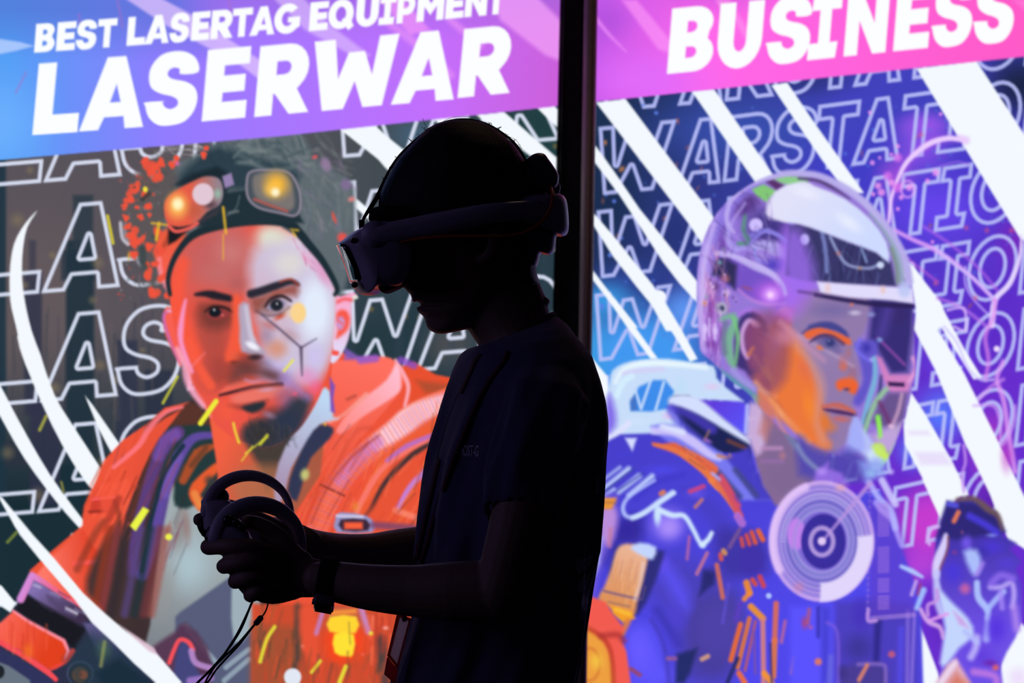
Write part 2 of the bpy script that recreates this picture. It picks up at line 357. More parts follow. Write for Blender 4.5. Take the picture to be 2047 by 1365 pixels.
    F(370, 920, 3.068)
    c.poly([(-30, 930), (240, 740), (300, 700), (420, 900), (420, 1400), (-60, 1400), (-60, 960)], (84, 90, 120), .95, 3)
    c.poly([(285, 800), (330, 740), (415, 880), (405, 1040), (300, 1120)], (166, 184, 192), .9, 3, 2)
    for a, b in [((0, 1020), (190, 1240)), ((250, 1270), (390, 1160)), ((240, 1350), (390, 1220))]: c.line([a, b], 10, (150, 168, 184), .9, 2)
    F(0, 680, 3.0333)
    # brown / purple collar bands
    F(0, 680, 3.0333)
    c.poly([(870, 560), (940, 470), (1100, 400), (1190, 390), (1290, 520), (1330, 700), (1330, 830), (1180, 960), (1080, 830), (1100, 640), (980, 760), (920, 900), (820, 1150), (760, 1400), (640, 1400), (700, 1150), (800, 860)], (88, 52, 44), 1, 3, 3)
    c.poly([(1000, 560), (1100, 520), (1290, 520), (1340, 640), (1340, 780), (1180, 1000), (1060, 1000), (1050, 860), (960, 900)], (36, 58, 60), 1, 4, 3)
    c.line([(1300, 575), (1180, 590), (1100, 680), (1040, 800), (1000, 900), (960, 1080), (920, 1250), (860, 1420)], (12, 24, 26, 26), (96, 74, 158), 1, 3)
    c.line([(1080, 560), (1000, 640), (930, 800), (880, 960), (830, 1150), (790, 1400)], (26, 26, 22, 22), (92, 62, 124), 1, 3)
    c.line([(1060, 570), (1000, 610), (960, 700)], 24, (118, 80, 168), .9, 4); c.line([(1080, 700), (1040, 790), (990, 930)], 18, (120, 90, 180), .8, 4)
    c.line([(1110, 640), (1000, 800), (950, 960), (900, 1160), (860, 1400)], 9, (28, 50, 66), 1, 2)
    c.line([(900, 640), (850, 800), (780, 960), (740, 1150), (690, 1400)], (10, 18, 20), (64, 44, 44), .9, 4)
    c.line([(830, 720), (780, 850), (760, 950)], 20, (150, 66, 76), .6, 5)
    c.line([(1300, 640), (1200, 690), (1110, 850)], (8, 22, 16), (170, 78, 44), 1, 3); c.line([(1250, 650), (1160, 760)], 10, (92, 60, 44), .7, 3)
    c.line([(1310, 770), (1230, 850), (1180, 930), (1220, 1010)], (16, 26, 18), (232, 92, 48), 1, 3); c.blob(1270, 850, 50, 50, (50, 60, 60), .8); c.line([(1180, 930), (1210, 1000)], 14, (236, 140, 70), .9, 3)
    c.strokes(60, 700, 600, 1100, 1350, 112, 220, 6, [(60, 42, 48), (128, 60, 84), (70, 56, 110), (176, 64, 50)], .45, 2, 8)
    c.poly([(1100, 420), (880, 560), (780, 690), (620, 850), (500, 1060), (500, 1160), (320, 1310), (280, 1380), (660, 1380), (760, 1060), (860, 800), (960, 600)], OR, .96, 2, 2)
    c.line([(1105, 405), (1000, 440), (900, 540), (840, 640), (690, 770)], (6, 12, 8), (255, 120, 130), .9, 2)
    c.strokes(34, 560, 780, 800, 1250, 118, 200, 6, [(200, 56, 40), (255, 120, 96), (150, 50, 34), (250, 96, 60)], .7, 2, 10)
    c.poly([(560, 955), (700, 950), (660, 1050), (540, 1050)], (206, 62, 48), .9, 2); c.line([(540, 1040), (630, 1035)], 5, (150, 48, 36), .9); c.line([(560, 965), (700, 950)], 5, (255, 96, 100), .9)
    c.poly([(600, 870), (800, 850), (700, 1080), (620, 1110)], (250, 92, 66), .6, 4)
    c.line([(560, 1350), (720, 1150), (700, 980)], 10, (96, 46, 36), .5, 4); c.line([(720, 960), (660, 1080)], 14, (170, 56, 44), .7, 3)
    F(0, 960, 3.3714)
    # forearm, jacket hem and blaster in the lower left corner
    c.poly([(340, 520), (480, 400), (560, 330), (620, 430), (700, 540), (600, 700), (560, 760), (520, 900), (240, 640)], ((255, 120, 104), (226, 66, 40), (300, 600), (640, 560)), 1, 3)
    c.line([(500, 560), (690, 545)], 8, (255, 88, 84), .9, 2); c.line([(520, 600), (640, 360), (700, 280)], 14, (110, 50, 36), .5, 4)
    c.poly([(620, 560), (800, 280), (860, 560), (900, 900), (820, 980), (640, 820), (580, 740)], (66, 50, 50), .95, 8, 2)
    for x, col in [(700, (150, 60, 64)), (770, (52, 44, 50)), (860, (88, 70, 130)), (925, (34, 52, 60)), (990, (118, 56, 62)), (1040, (158, 84, 76)), (650, (150, 56, 36))]:
        c.line([(x+90, 330), (x+20, 700), (x-20, 900)], 16, col, .7, 5)
    c.poly([(0, 960), (110, 840), (215, 625), (560, 860), (700, 960), (900, 1080), (1080, 1180), (1200, 1400), (-60, 1400), (-60, 1000)], (44, 48, 72), 1, 2)
    c.poly([(160, 740), (220, 660), (560, 870), (600, 930), (540, 990), (300, 860)], ((130, 112, 176), (62, 48, 76), (260, 720), (440, 960)), 1, 3)
    c.poly([(100, 870), (160, 760), (320, 850), (540, 980), (580, 1000), (500, 1150), (430, 1070), (200, 940)], (26, 26, 34), 1, 4)
    c.line([(140, 800), (215, 640), (300, 690), (560, 860)], (16, 12, 7), ((214, 140, 220), (250, 88, 110), (180, 680), (420, 800)), 1, 2, 0)
    c.strokes(14, 300, 740, 540, 920, 30, 90, 8, [(160, 150, 190), (110, 96, 150), (70, 60, 90)], .7, 1.5, 4)
    c.poly([(440, 850), (530, 890), (520, 910), (440, 870)], (196, 190, 214), .9, 2); c.line([(230, 705), (270, 720)], 6, (170, 160, 200), .9, 2)
    c.poly([(-20, 980), (90, 880), (190, 945), (430, 1080), (455, 1180), (380, 1270), (320, 1270), (150, 1150), (-20, 1080)], ((250, 100, 84), (226, 64, 30), (20, 960), (320, 1150)), 1, 2)
    c.line([(90, 880), (190, 950), (430, 1080), (460, 1150), (440, 1210)], (5, 7, 6), (255, 140, 156), 1, 1.5, 0); c.line([(490, 1150), (440, 1220), (340, 1275)], (10, 8, 5), (236, 70, 60), 1, 1.5); c.line([(-20, 1080), (160, 1180), (320, 1290), (375, 1340)], (10, 13, 9), (246, 78, 88), 1, 1.5, 0)
    c.blob(190, 1150, 60, 90, (240, 110, 34), .8); c.strokes(14, 40, 1000, 400, 1200, 92, 150, 10, [(255, 120, 90), (200, 54, 30)], .4, 2, 4)
    c.poly([(-20, 1120), (150, 1210), (350, 1340), (350, 1420), (-60, 1420)], (48, 52, 92), 1, 2); c.poly([(-20, 1220), (60, 1250), (200, 1345), (220, 1420), (-40, 1420)], (104, 116, 130), 1, 2); c.blob(-5, 1290, 40, 50, (30, 36, 44), 1, 0, .8)
    c.blob(540, 1300, 96, 90, (70, 76, 110), 1, 0, .9); c.blob(540, 1304, 82, 78, (40, 44, 56), 1, 0, .9); c.blob(540, 1310, 62, 58, (116, 74, 50), 1, 0, .8); c.blob(560, 1310, 36, 34, (238, 96, 40), 1, 0, .6); c.blob(542, 1308, 18, 18, (90, 40, 30), .9)
    c.poly([(560, 960), (680, 960), (900, 1120), (1060, 1190), (1000, 1330), (640, 1120)], ((96, 88, 140), (40, 50, 78), (640, 980), (820, 1200)), .95, 3)
    c.poly([(620, 1020), (900, 1230), (1000, 1400), (500, 1400), (440, 1200)], (36, 60, 74), .6, 12); c.blob(700, 1140, 80, 110, (76, 110, 86), .6)
    c.poly([(800, 1200), (1050, 1380), (700, 1400), (640, 1300)], (24, 44, 60), .8, 6)
    c.poly([(1000, 1180), (1060, 1100), (1180, 1020), (1250, 960), (1400, 1130), (1416, 1400), (1100, 1400)], (84, 50, 78), .9, 5, 2)
    c.poly([(1180, 1220), (1220, 1090), (1270, 1100), (1300, 1220), (1380, 1400), (1180, 1400)], (68, 70, 124), 1, 3, 2)
    c.line([(1140, 1230), (1170, 1150), (1210, 1075), (1270, 1090), (1300, 1140)], (8, 8, 9), (248, 82, 92), 1, 1.5); c.line([(1290, 1150), (1320, 1230), (1440, 1270)], 12, (186, 140, 206), .9, 2); c.line([(1280, 1350), (1420, 1330)], 14, (160, 120, 200), .9, 3)
    c.poly([(0, 110), (20, 140), (180, 330), (360, 520), (560, 760), (700, 890), (840, 1010), (1060, 1170), (1240, 1380), (1090, 1400), (900, 1230), (760, 1090), (620, 960), (500, 800), (300, 570), (100, 310)], WHT, 1, 1.2)
    c.poly([(-20, 700), (10, 710), (108, 830), (70, 890), (-20, 830)], WHT, 1, 1.2)
    c.poly([(800, 970), (1040, 1130), (1065, 1180), (1000, 1150)], (226, 196, 214), .9, 1.5)
    # ---- right side of jacket
    F(300, 650, 2.73)
    c.poly([(990, 220), (1100, 190), (1250, 170), (1340, 200), (1380, 330), (1200, 560), (1040, 760), (880, 1120), (820, 1140), (740, 900), (800, 700), (930, 540), (1000, 500)], ((255, 112, 96), (234, 82, 56), (1180, 200), (960, 900)), 1, 2, 3)
    c.poly([(1380, 220), (1440, 200), (1560, 270), (1700, 300), (1700, 420), (1500, 400), (1420, 420)], (232, 80, 48), 1, 2); c.poly([(1450, 300), (1700, 330), (1700, 390), (1500, 370)], (168, 78, 50), .8, 6)
    c.line([(1200, 560), (1110, 590), (1000, 800), (900, 950), (850, 1100)], 8, (206, 74, 54), .5, 5)
    c.poly([(1350, 200), (1290, 300), (1140, 420), (1020, 560), (1050, 590), (1160, 500), (1330, 390), (1370, 330)], ((255, 190, 208), (255, 140, 136), (1350, 250), (1040, 560)), 1, 3, 3)
    c.line([(1340, 190), (1380, 260), (1410, 340), (1390, 440)], (6, 9, 6), (255, 176, 190), .9, 2)
    c.line([(1180, 380), (1110, 440), (1040, 500), (980, 520)], (10, 5, 10), (250, 160, 150), .9, 3); c.line([(1075, 405), (1120, 385)], 6, (160, 70, 60), .6, 2)
    # ribbed hose
    c.line([(1640, 420), (1500, 480), (1380, 560), (1200, 680), (1080, 800), (980, 950), (900, 1140)], (60, 62, 46, 40, 44), (246, 110, 84), 1, 2)
    c.line([(1620, 415), (1460, 480), (1340, 570), (1240, 640)], (34, 46, 30), (255, 206, 216), .95, 5); c.line([(1240, 640), (1100, 760), (1040, 850)], 26, (214, 130, 190), .8, 6)
    g = np.array([(1640, 420), (1500, 480), (1380, 560), (1200, 680), (1080, 800), (980, 950), (900, 1140)], float); gs = _smooth(g, 9, False)
    for k in range(1, len(gs)-1):
        d = gs[k+1]-gs[k-1]; n = np.array((-d[1], d[0]))/np.hypot(*d); c.line([gs[k]-n*62, gs[k]+n*62], 2.4, (236, 90, 84) if k % 2 else (190, 90, 150), .5, 1.5)
    c.line([(930, 870), (1060, 930)], 4, (120, 44, 40), .8, 1.5); c.line([(1250, 600), (1090, 730), (960, 900), (880, 1080)], 5, (160, 50, 40), .6, 3)
    c.line([(1640, 500), (1450, 620), (1300, 740), (1200, 900), (1150, 1020)], (30, 26, 20), (236, 92, 52), .9, 4)
    c.line([(1640, 580), (1440, 700), (1290, 850), (1210, 1000), (1180, 1040)], (12, 10, 9), (46, 46, 52), .9, 3)
    c.line([(1560, 600), (1400, 680), (1260, 790), (1160, 950), (1130, 1020)], (14, 12, 10), (250, 120, 110), .95, 2); c.line([(1540, 600), (1400, 660), (1290, 740)], (8, 10, 6), (186, 110, 196), .95, 2.5)
    c.poly([(1500, 700), (1700, 640), (1700, 1130), (1150, 1130), (1230, 980), (1330, 830)], (232, 84, 54), .9, 6, 2)
    c.line([(1500, 800), (1420, 880), (1350, 1000)], (12, 10, 9), (196, 130, 220), .95, 2.5); c.line([(1340, 1010), (1480, 1060)], 12, (250, 130, 110), .9, 3)
    c.strokes(40, 1180, 700, 1560, 1100, 120, 160, 6, [(200, 60, 40), (255, 130, 90), (90, 44, 44), (250, 150, 70)], .6, 2, 14)
    c.strokes(50, 800, 560, 1160, 1120, 118, 240, 6, [(210, 66, 46), (255, 130, 100), (120, 50, 44), (250, 110, 80)], .5, 2, 8)
    c.blob(1120, 990, 40, 50, (238, 150, 60), .6)
    c.poly([(1010, 1060), (1040, 1020), (1180, 1040), (1220, 1080), (1210, 1130), (1020, 1130)], (150, 146, 196), 1, 2, 2); c.poly([(1040, 1060), (1180, 1060), (1190, 1120), (1050, 1120)], (60, 40, 60), 1, 2, 2); c.poly([(1060, 1075), (1160, 1075), (1160, 1112), (1060, 1112)], (250, 96, 60), 1, 3); c.line([(1020, 1040), (1160, 1045)], 5, (220, 214, 240), .9, 2)
    c.line([(1220, 1090), (1480, 1110)], 14, (120, 70, 110), .8, 4)
    # jacket under the hands
    F(370, 920, 3.068)
    c.poly([(410, 880), (2600, 880), (2600, 1800), (400, 1800)], (206, 76, 48), 1, 4)
    c.poly([(410, 1000), (700, 1020), (700, 1400), (400, 1400)], (160, 80, 52), .8, 10)
    c.strokes(46, 420, 900, 720, 1380, 95, 120, 10, [(110, 70, 50), (240, 84, 50), (160, 90, 50), (66, 70, 60), (200, 70, 44)], .7, 3, 14)
    c.line([(690, 900), (690, 1200), (640, 1400)], 12, (60, 62, 62), .7, 6); c.line([(1200, 1100), (1230, 1400)], 20, (50, 56, 66), .7, 6)
    c.poly([(700, 920), (800, 900), (820, 1250), (720, 1160)], (236, 84, 56), .8, 6, 2); c.strokes(20, 1120, 960, 1300, 1200, 92, 120, 10, [(250, 90, 60), (190, 60, 44), (255, 120, 90)], .7, 3, 8)
    c.line([(850, 910), (805, 1060)], 9, (196, 130, 196), .9, 3); c.line([(1080, 910), (1120, 1050)], 12, (200, 140, 206), .9, 3); c.poly([(880, 900), (1060, 900), (1100, 1040), (860, 1040)], (190, 100, 76), .7, 6)
    c.blob(980, 1110, 190, 190, (255, 70, 30), 1, 0, .25); c.blob(970, 1190, 160, 90, (250, 70, 30), .8)
    c.poly([(890, 960), (1050, 958), (1046, 1058), (886, 1050)], (255, 214, 52), 1, 2.5, 2); c.poly([(915, 1065), (1035, 1068), (1030, 1190), (990, 1202), (918, 1180)], (255, 226, 54), 1, 2.5, 2); c.line([(900, 935), (1040, 925)], 9, (250, 150, 60), .9, 3)
    c.strokes(30, 720, 1220, 1230, 1380, 95, 100, 10, [(60, 66, 60), (230, 76, 50), (150, 80, 50)], .6, 3, 10)
    for p, w in [([(550, 1020), (500, 1100), (460, 1235)], 7), ([(830, 1230), (775, 1300)], 6), ([(985, 1265), (945, 1365)], 8)]: c.line(p, w, (232, 226, 60), .95, 1.5)
    c.blob(1140, 1060, 20, 18, (240, 226, 70), .9, 0, .4); c.blob(1230, 1028, 28, 16, (255, 170, 160), .9, 0, .2); c.blob(720, 1140, 20, 20, (255, 140, 120), .6); c.blob(1090, 1190, 14, 14, (240, 120, 110), .8)
    F(); c.strokes(150, 860, 800, 1130, 1460, 110, 110, 5, [(200, 60, 40), (255, 130, 90), (90, 44, 44), (250, 150, 70), (150, 60, 60)], .6, 2, 25); c.strokes(40, 560, 1250, 1130, 1480, 95, 60, 6, [(70, 60, 60), (240, 90, 60), (150, 80, 50)], .6, 2, 12)
    # ---- neck
    F()
    c.poly([(418, 830), (440, 800), (640, 800), (652, 850), (640, 950), (600, 1010), (560, 1060), (450, 1060), (440, 1000), (432, 920)], ((244, 96, 66), (170, 90, 66), (440, 900), (560, 960)), 1, 2)
    F(300, 650, 2.73)
    c.poly([(520, 560), (780, 520), (760, 700), (700, 800), (640, 900), (600, 780), (520, 640)], (70, 60, 56), 1, 8, 2)
    c.poly([(470, 800), (700, 760), (700, 960), (480, 960)], (178, 110, 76), .7, 12, 2)
    c.poly([(930, 350), (980, 360), (1000, 500), (1030, 510), (930, 540), (860, 640), (770, 780), (740, 900), (690, 1000), (680, 840), (740, 660), (860, 470)], ((190, 216, 244), (170, 150, 180), (960, 400), (740, 860)), 1, 3, 2)
    c.poly([(925, 545), (1000, 560), (980, 620), (880, 720), (840, 830), (800, 960), (750, 900), (790, 760), (860, 620)], (50, 56, 84), 1, 3, 2); c.blob(845, 815, 38, 50, (196, 196, 120), 1, 10, .2); c.blob(955, 540, 14, 16, (250, 190, 60), .9)
    c.poly([(980, 280), (1010, 330), (1000, 400), (1010, 480), (985, 470)], (120, 80, 190), .9, 2)
    c.line([(1150, 190), (1230, 180)], 16, (150, 90, 206), .8, 3); c.poly([(1060, 120), (1140, 170), (1200, 190), (1060, 190)], (140, 96, 200), .8, 3); c.line([(1370, 190), (1440, 220)], 14, (140, 80, 200), .8, 3)
    # ---- head
    F(230, 270, 2.73)
    H = [(210, 330), (300, 170), (440, 110), (520, 50), (700, 20), (990, -20), (1080, 110), (1180, 180), (1290, 260), (1310, 420), (1290, 650), (1250, 850), (1200, 900), (1150, 720), (900, 500), (560, 490), (400, 560), (330, 650), (300, 780), (180, 640), (170, 450)]
    c.poly(H, (96, 108, 114), .95, 6, 3)
    c.strokes(60, 520, 20, 1050, 160, 20, 120, 10, [(60, 78, 86), (130, 142, 142), (80, 92, 98), (44, 64, 72)], .6, 3, 60)
    c.strokes(90, 1000, 120, 1290, 560, 60, 120, 8, [(110, 120, 122), (84, 96, 104), (136, 136, 140), (150, 120, 160)], .5, 3, 50)
    c.strokes(22, 250, 40, 470, 130, 20, 90, 6, [(190, 186, 186), (150, 146, 150), (120, 110, 116)], .8, 2, 30)
    c.poly([(440, 130), (560, 60), (760, 130), (960, 160), (980, 280), (560, 300), (420, 300), (330, 280), (350, 220)], (38, 58, 70), .9, 10, 2)
    c.poly([(280, 210), (330, 230), (260, 400), (230, 420), (250, 290)], (60, 60, 58), .9, 4)
    c.line([(650, 120), (700, 80), (800, 90), (870, 60)], 6, (110, 124, 128), .7, 3); c.line([(680, 150), (760, 160), (850, 190), (960, 180)], 8, (110, 122, 128), .6, 4)
    RD = (240, 84, 62)
    c.poly([(60, 330), (150, 170), (300, 120), (340, 300), (270, 480), (250, 700), (210, 880), (150, 720), (60, 570), (40, 440)], (92, 86, 88), 1, 9, 3); c.strokes(60, 60, 150, 320, 860, 60, 70, 7, [(120, 116, 116), (66, 66, 70), (150, 90, 84), (96, 92, 96)], .6, 2.5, 60)
    c.poly([(235, 560), (300, 500), (390, 540), (335, 640), (300, 760), (315, 880), (250, 770), (212, 650)], ((236, 92, 62), (250, 96, 84), (260, 540), (290, 820)), 1, 4, 2); c.line([(240, 640), (250, 760), (300, 870)], (6, 10, 6), (255, 150, 170), .7, 3); c.line([(300, 540), (260, 620)], 8, (150, 60, 44), .7, 4)
    c.strokes(30, 700, 20, 1200, 200, 25, 110, 12, [(110, 124, 126), (60, 78, 86), (140, 150, 150)], .5, 4, 50)
    g = c.rng
    for x, y, r in [(200, 190, 55), (160, 150, 30), (250, 150, 30), (110, 290, 36), (70, 340, 34), (50, 390, 22), (60, 450, 22), (170, 330, 26), (180, 390, 26), (90, 540, 42), (100, 590, 34), (140, 570, 30), (70, 500, 24), (100, 655, 28), (190, 600, 30), (190, 760, 34), (215, 700, 24), (250, 640, 40), (230, 220, 40), (180, 700, 20), (215, 860, 40), (230, 520, 30), (190, 440, 14), (310, 160, 24), (340, 130, 24), (260, 780, 30), (290, 870, 26), (490, 110, 26), (505, 70, 22), (140, 450, 20), (120, 400, 16)]:
        for _ in range(4): c.blob(x+g.uniform(-.5, .5)*r, y+g.uniform(-.5, .5)*r, r*g.uniform(.55, 1.0), r*g.uniform(.4, .85), RD, .9, g.uniform(0, 180), .55)
    c.spatter(60, 20, 150, 240, 900, 5, 16, [(236, 84, 62), (96, 104, 106), (70, 74, 78), (200, 80, 70), (130, 130, 134)], .8, .3)
    c.line([(150, 620), (150, 690), (160, 720)], 14, (56, 70, 72), .8, 3); c.blob(165, 296, 17, 20, (246, 226, 60), 1, 0, .5); c.line([(185, 320), (150, 350)], 8, (50, 60, 60), .9, 2); c.blob(340, 155, 20, 20, (240, 110, 180), .9); c.blob(75, 660, 14, 40, (210, 170, 60), .8)
    c.line([(30, 480), (40, 560), (70, 595)], 7, (200, 196, 210), .9, 1.5)
    for x, y, rx, ry, col in [(1260, 270, 44, 44, (130, 108, 150)), (1150, 160, 40, 60, (150, 124, 160)), (1090, 120, 24, 14, (226, 86, 96)), (1195, 450, 14, 50, (220, 84, 74)), (1240, 560, 40, 40, (240, 80, 76)), (1290, 350, 30, 20, (220, 130, 130)), (1100, 80, 30, 20, (110, 110, 116))]: c.blob(x, y, rx, ry, col, .9, -20, .3)
    # ears
    c.poly([(300, 940), (262, 980), (275, 1090), (330, 1210), (360, 1260), (372, 1100)], (248, 96, 82), 1, 2, 3); c.line([(330, 970), (290, 960), (265, 1000), (300, 1120), (350, 1240)], (4, 6, 3), (190, 110, 200), .8, 2); c.blob(300, 960, 36, 14, (255, 190, 210), .8, 10)
    c.poly([(1190, 900), (1230, 880), (1300, 860), (1320, 880), (1290, 900), (1290, 1030), (1260, 1150), (1200, 1240), (1170, 1200)], ((250, 170, 206), (226, 220, 250), (1220, 900), (1220, 1200)), 1, 2, 3)
    c.poly([(1205, 990), (1225, 955), (1262, 958), (1282, 1000), (1270, 1060), (1235, 1095), (1205, 1110), (1215, 1060)], (250, 84, 66), .95, 4, 2); c.poly([(1208, 1010), (1235, 990), (1255, 1020), (1235, 1062), (1215, 1050)], (196, 160, 230), .9, 4, 2); c.line([(1215, 1010), (1240, 1030)], 4, (250, 90, 80), .8, 2); c.line([(1215, 910), (1250, 895), (1290, 900)], 7, (240, 84, 80), .8, 3); c.line([(1170, 1130), (1180, 1180), (1210, 1190)], 10, (248, 76, 60), .95, 2); c.blob(1310, 885, 22, 14, (230, 230, 220), 1, 0, .5)
    # face
    F()
    face = [(338, 548), (350, 508), (376, 475), (428, 453), (486, 445), (534, 444), (578, 464), (615, 493), (648, 526), (666, 563), (671, 600), (668, 655), (664, 700), (655, 745), (640, 790), (615, 835), (590, 866), (555, 888), (520, 895), (490, 885), (455, 868), (425, 840), (400, 800), (385, 770), (372, 740), (358, 700), (348, 650), (340, 600)]
    c.cm = c.mask(face, 1.5)
    c.poly([(300, 400), (700, 400), (700, 920), (300, 920)], (236, 86, 70), 1)
    F(230, 270, 2.73)
    B = c.blob
    B(540, 650, 260, 230, (196, 96, 94), .95, 0, .1); B(660, 720, 150, 220, (184, 104, 100), .8); B(620, 560, 160, 120, (204, 120, 116), .7)
    B(930, 640, 280, 230, (220, 212, 214), 1, 0, .15); B(850, 560, 130, 110, (222, 224, 208), .95, 0, .1); B(1060, 760, 220, 300, (226, 216, 246), .95, 0, .3); B(1090, 1000, 180, 330, (222, 236, 252), 1, 0, .35); B(1100, 700, 60, 200, (238, 150, 190), .8, -25); B(1170, 880, 40, 160, (232, 180, 220), .8)
    B(900, 1250, 190, 200, (196, 180, 226), 1, 0, .3); B(1080, 1250, 80, 180, (190, 176, 236), .9); B(960, 1130, 60, 120, (204, 190, 200), .7)
    B(540, 1080, 130, 200, (180, 76, 66), .85, -10, .1); B(560, 1010, 120, 70, (110, 60, 56), .7); B(560, 1250, 120, 160, (176, 66, 60), .7)
    B(880, 1160, 110, 90, (214, 136, 110), .9, 35, .1); B(830, 1030, 120, 60, (150, 110, 124), .8, 30)
    c.poly([(450, 880), (620, 900), (640, 1000), (620, 1120), (590, 1220), (560, 1365), (470, 1365), (420, 1180), (430, 1020)], (176, 76, 68), .6, 22, 2); c.poly([(470, 930), (640, 930), (640, 1010), (560, 1060), (470, 1030)], (120, 58, 52), .9, 14, 2); c.poly([(560, 1240), (700, 1240), (700, 1365), (520, 1365)], (150, 66, 58), .7, 18)
    c.poly([(380, 640), (560, 520), (700, 500), (740, 700), (720, 860), (560, 860), (420, 850), (360, 760)], (198, 100, 100), .75, 30, 2)
    c.line([(370, 700), (330, 900), (380, 1050), (440, 1200)], (26, 30, 30), (252, 88, 62), .8, 8); c.line([(385, 900), (365, 1000), (360, 1130), (420, 1290)], (5, 12, 7), (250, 150, 200), .95, 3)
    c.line([(400, 1120), (450, 1250), (520, 1365)], (14, 20), (250, 92, 66), .9, 5)
    F(220, 260, 1.95)
    c.poly([(560, 470), (700, 440), (800, 500), (880, 640), (880, 800), (860, 900), (820, 960), (740, 990), (690, 930), (630, 880), (590, 800), (560, 700), (540, 600)], (206, 196, 222), .9, 16, 2)
    B(800, 700, 90, 180, (226, 236, 252), 1, 0, .3); B(700, 520, 100, 80, (222, 218, 214), .9, 0, .1); B(800, 880, 60, 90, (206, 196, 240), .9); B(650, 850, 66, 56, (214, 150, 130), .95, 20, .1); B(700, 800, 60, 40, (190, 150, 160), .7, 30); B(610, 800, 50, 60, (164, 140, 168), .8); B(660, 960, 90, 50, (170, 140, 190), .85, 10); B(770, 960, 70, 60, (226, 150, 200), .8); B(830, 560, 40, 90, (226, 150, 196), .8, -30); B(620, 760, 60, 30, (196, 110, 110), .7, 20)
    B(470, 480, 100, 90, (206, 124, 122), .8); B(420, 560, 110, 80, (196, 110, 108), .7); B(500, 600, 60, 50, (180, 96, 96), .7)
    F(230, 270, 2.73)
    # eye sockets and eyes
    B(545, 960, 120, 60, (126, 60, 50), .8, 8); B(840, 930, 130, 80, (120, 76, 70), .85, -8); B(880, 860, 110, 40, (196, 96, 80), .8, -14); B(900, 990, 60, 24, (206, 76, 44), .9, -28)
    c.poly([(740, 880), (840, 870), (960, 810), (1000, 820), (990, 880), (900, 870), (830, 900), (780, 960), (750, 940)], (150, 76, 66), .85, 8, 2); c.line([(440, 870), (500, 866), (570, 880), (630, 892)], (6, 17, 13), (36, 34, 44), 1, 3); c.line([(742, 866), (800, 850), (880, 822), (960, 800), (1000, 815)], (17, 16, 6), (44, 42, 54), 1, 3); c.line([(900, 800), (960, 785), (1000, 820)], 4, (190, 74, 54), .8, 2)
    c.poly([(500, 985), (530, 945), (590, 950), (630, 975), (590, 1000), (540, 1005)], (150, 60, 60), 1, 2, 3); B(545, 966, 42, 34, (22, 28, 36), 1, 0, .6); B(541, 954, 8, 8, (230, 230, 240), 1, 0, .4); B(586, 982, 16, 12, (230, 110, 110), .9); c.line([(490, 965), (530, 936), (600, 942), (640, 965)], (3, 6, 4), (40, 28, 32), .9, 2)
    c.poly([(828, 945), (852, 912), (895, 895), (935, 912), (915, 945), (870, 960)], (158, 150, 182), 1, 3, 3); B(882, 928, 44, 40, (34, 38, 48), 1, 0, .6); B(884, 920, 7, 7, (235, 235, 245), 1, 0, .4); c.line([(820, 935), (850, 895), (910, 878), (960, 905)], (4, 8, 5), (50, 36, 42), .95, 2); c.line([(770, 960), (830, 985), (900, 975), (950, 940)], 5, (90, 60, 66), .6, 3)
    B(1000, 970, 50, 66, (252, 212, 140), 1, 0, .7); B(960, 970, 60, 50, (250, 214, 160), .5)
    # nose
    c.poly([(640, 880), (690, 900), (680, 1100), (700, 1200), (620, 1240), (600, 1200), (640, 1060)], (246, 90, 62), .95, 5, 2)
    c.poly([(675, 930), (730, 920), (750, 1090), (820, 1180), (790, 1200), (690, 1180), (680, 1050)], (180, 166, 190), 1, 4, 2); c.line([(715, 940), (735, 1060), (750, 1120)], (8, 12), (206, 200, 220), .9, 4); B(750, 1150, 60, 26, (240, 240, 252), 1, 28, .3)
    B(765, 1212, 60, 26, (60, 40, 48), .95, -4, .2); B(650, 1240, 40, 16, (120, 46, 40), .8); B(650, 1200, 44, 34, (250, 100, 70), .8)
    c.line([(800, 980), (900, 1060), (1015, 1160), (1100, 1110)], (3, 5, 2), (84, 74, 100), .85, 2, 0); c.line([(1015, 1160), (1020, 1310)], (7, 3), (90, 76, 104), .9, 2)
    B(1050, 680, 90, 30, (236, 160, 200), .7, 50); c.strokes(12, 960, 590, 1120, 740, 60, 60, 4, [(206, 90, 150), (250, 200, 225)], .7, 1.5, 40)
    F(300, 650, 2.73)
    # mouth, moustache, beard
    B(520, 230, 130, 50, (120, 58, 52), .9, 10); B(660, 270, 90, 40, (120, 90, 110), .9, 20); B(440, 270, 60, 60, (190, 70, 54), .7)
    c.poly([(370, 380), (420, 330), (510, 300), (560, 310), (620, 300), (720, 320), (720, 340), (620, 330), (540, 345), (430, 365)], (240, 104, 88), 1, 3, 2); c.line([(520, 298), (560, 308), (620, 300), (680, 312)], 6, (230, 150, 180), .9, 3)
    B(560, 190, 150, 60, (60, 44, 46), .5, 12); c.poly([(440, 250), (500, 215), (640, 230), (720, 290), (700, 310), (600, 290), (520, 290), (440, 310)], (100, 62, 64), .75, 12, 2)
    c.line([(380, 382), (470, 360), (560, 340), (640, 332), (718, 322)], (5, 9, 9), (70, 34, 40), 1, 2)
    c.poly([(440, 390), (560, 345), (700, 330), (720, 350), (660, 400), (560, 430), (470, 430)], (236, 118, 104), .95, 6, 2); c.line([(430, 440), (520, 445), (640, 410)], (6, 12, 6), (140, 60, 56), .7, 5); B(640, 352, 80, 20, (206, 156, 186), .8, -6)
    B(770, 420, 150, 120, (130, 100, 150), .8, 40); B(640, 470, 130, 60, (140, 60, 56), .6); c.poly([(510, 440), (620, 415), (620, 450), (560, 480), (510, 460)], (40, 48, 56), 1, 4, 2)
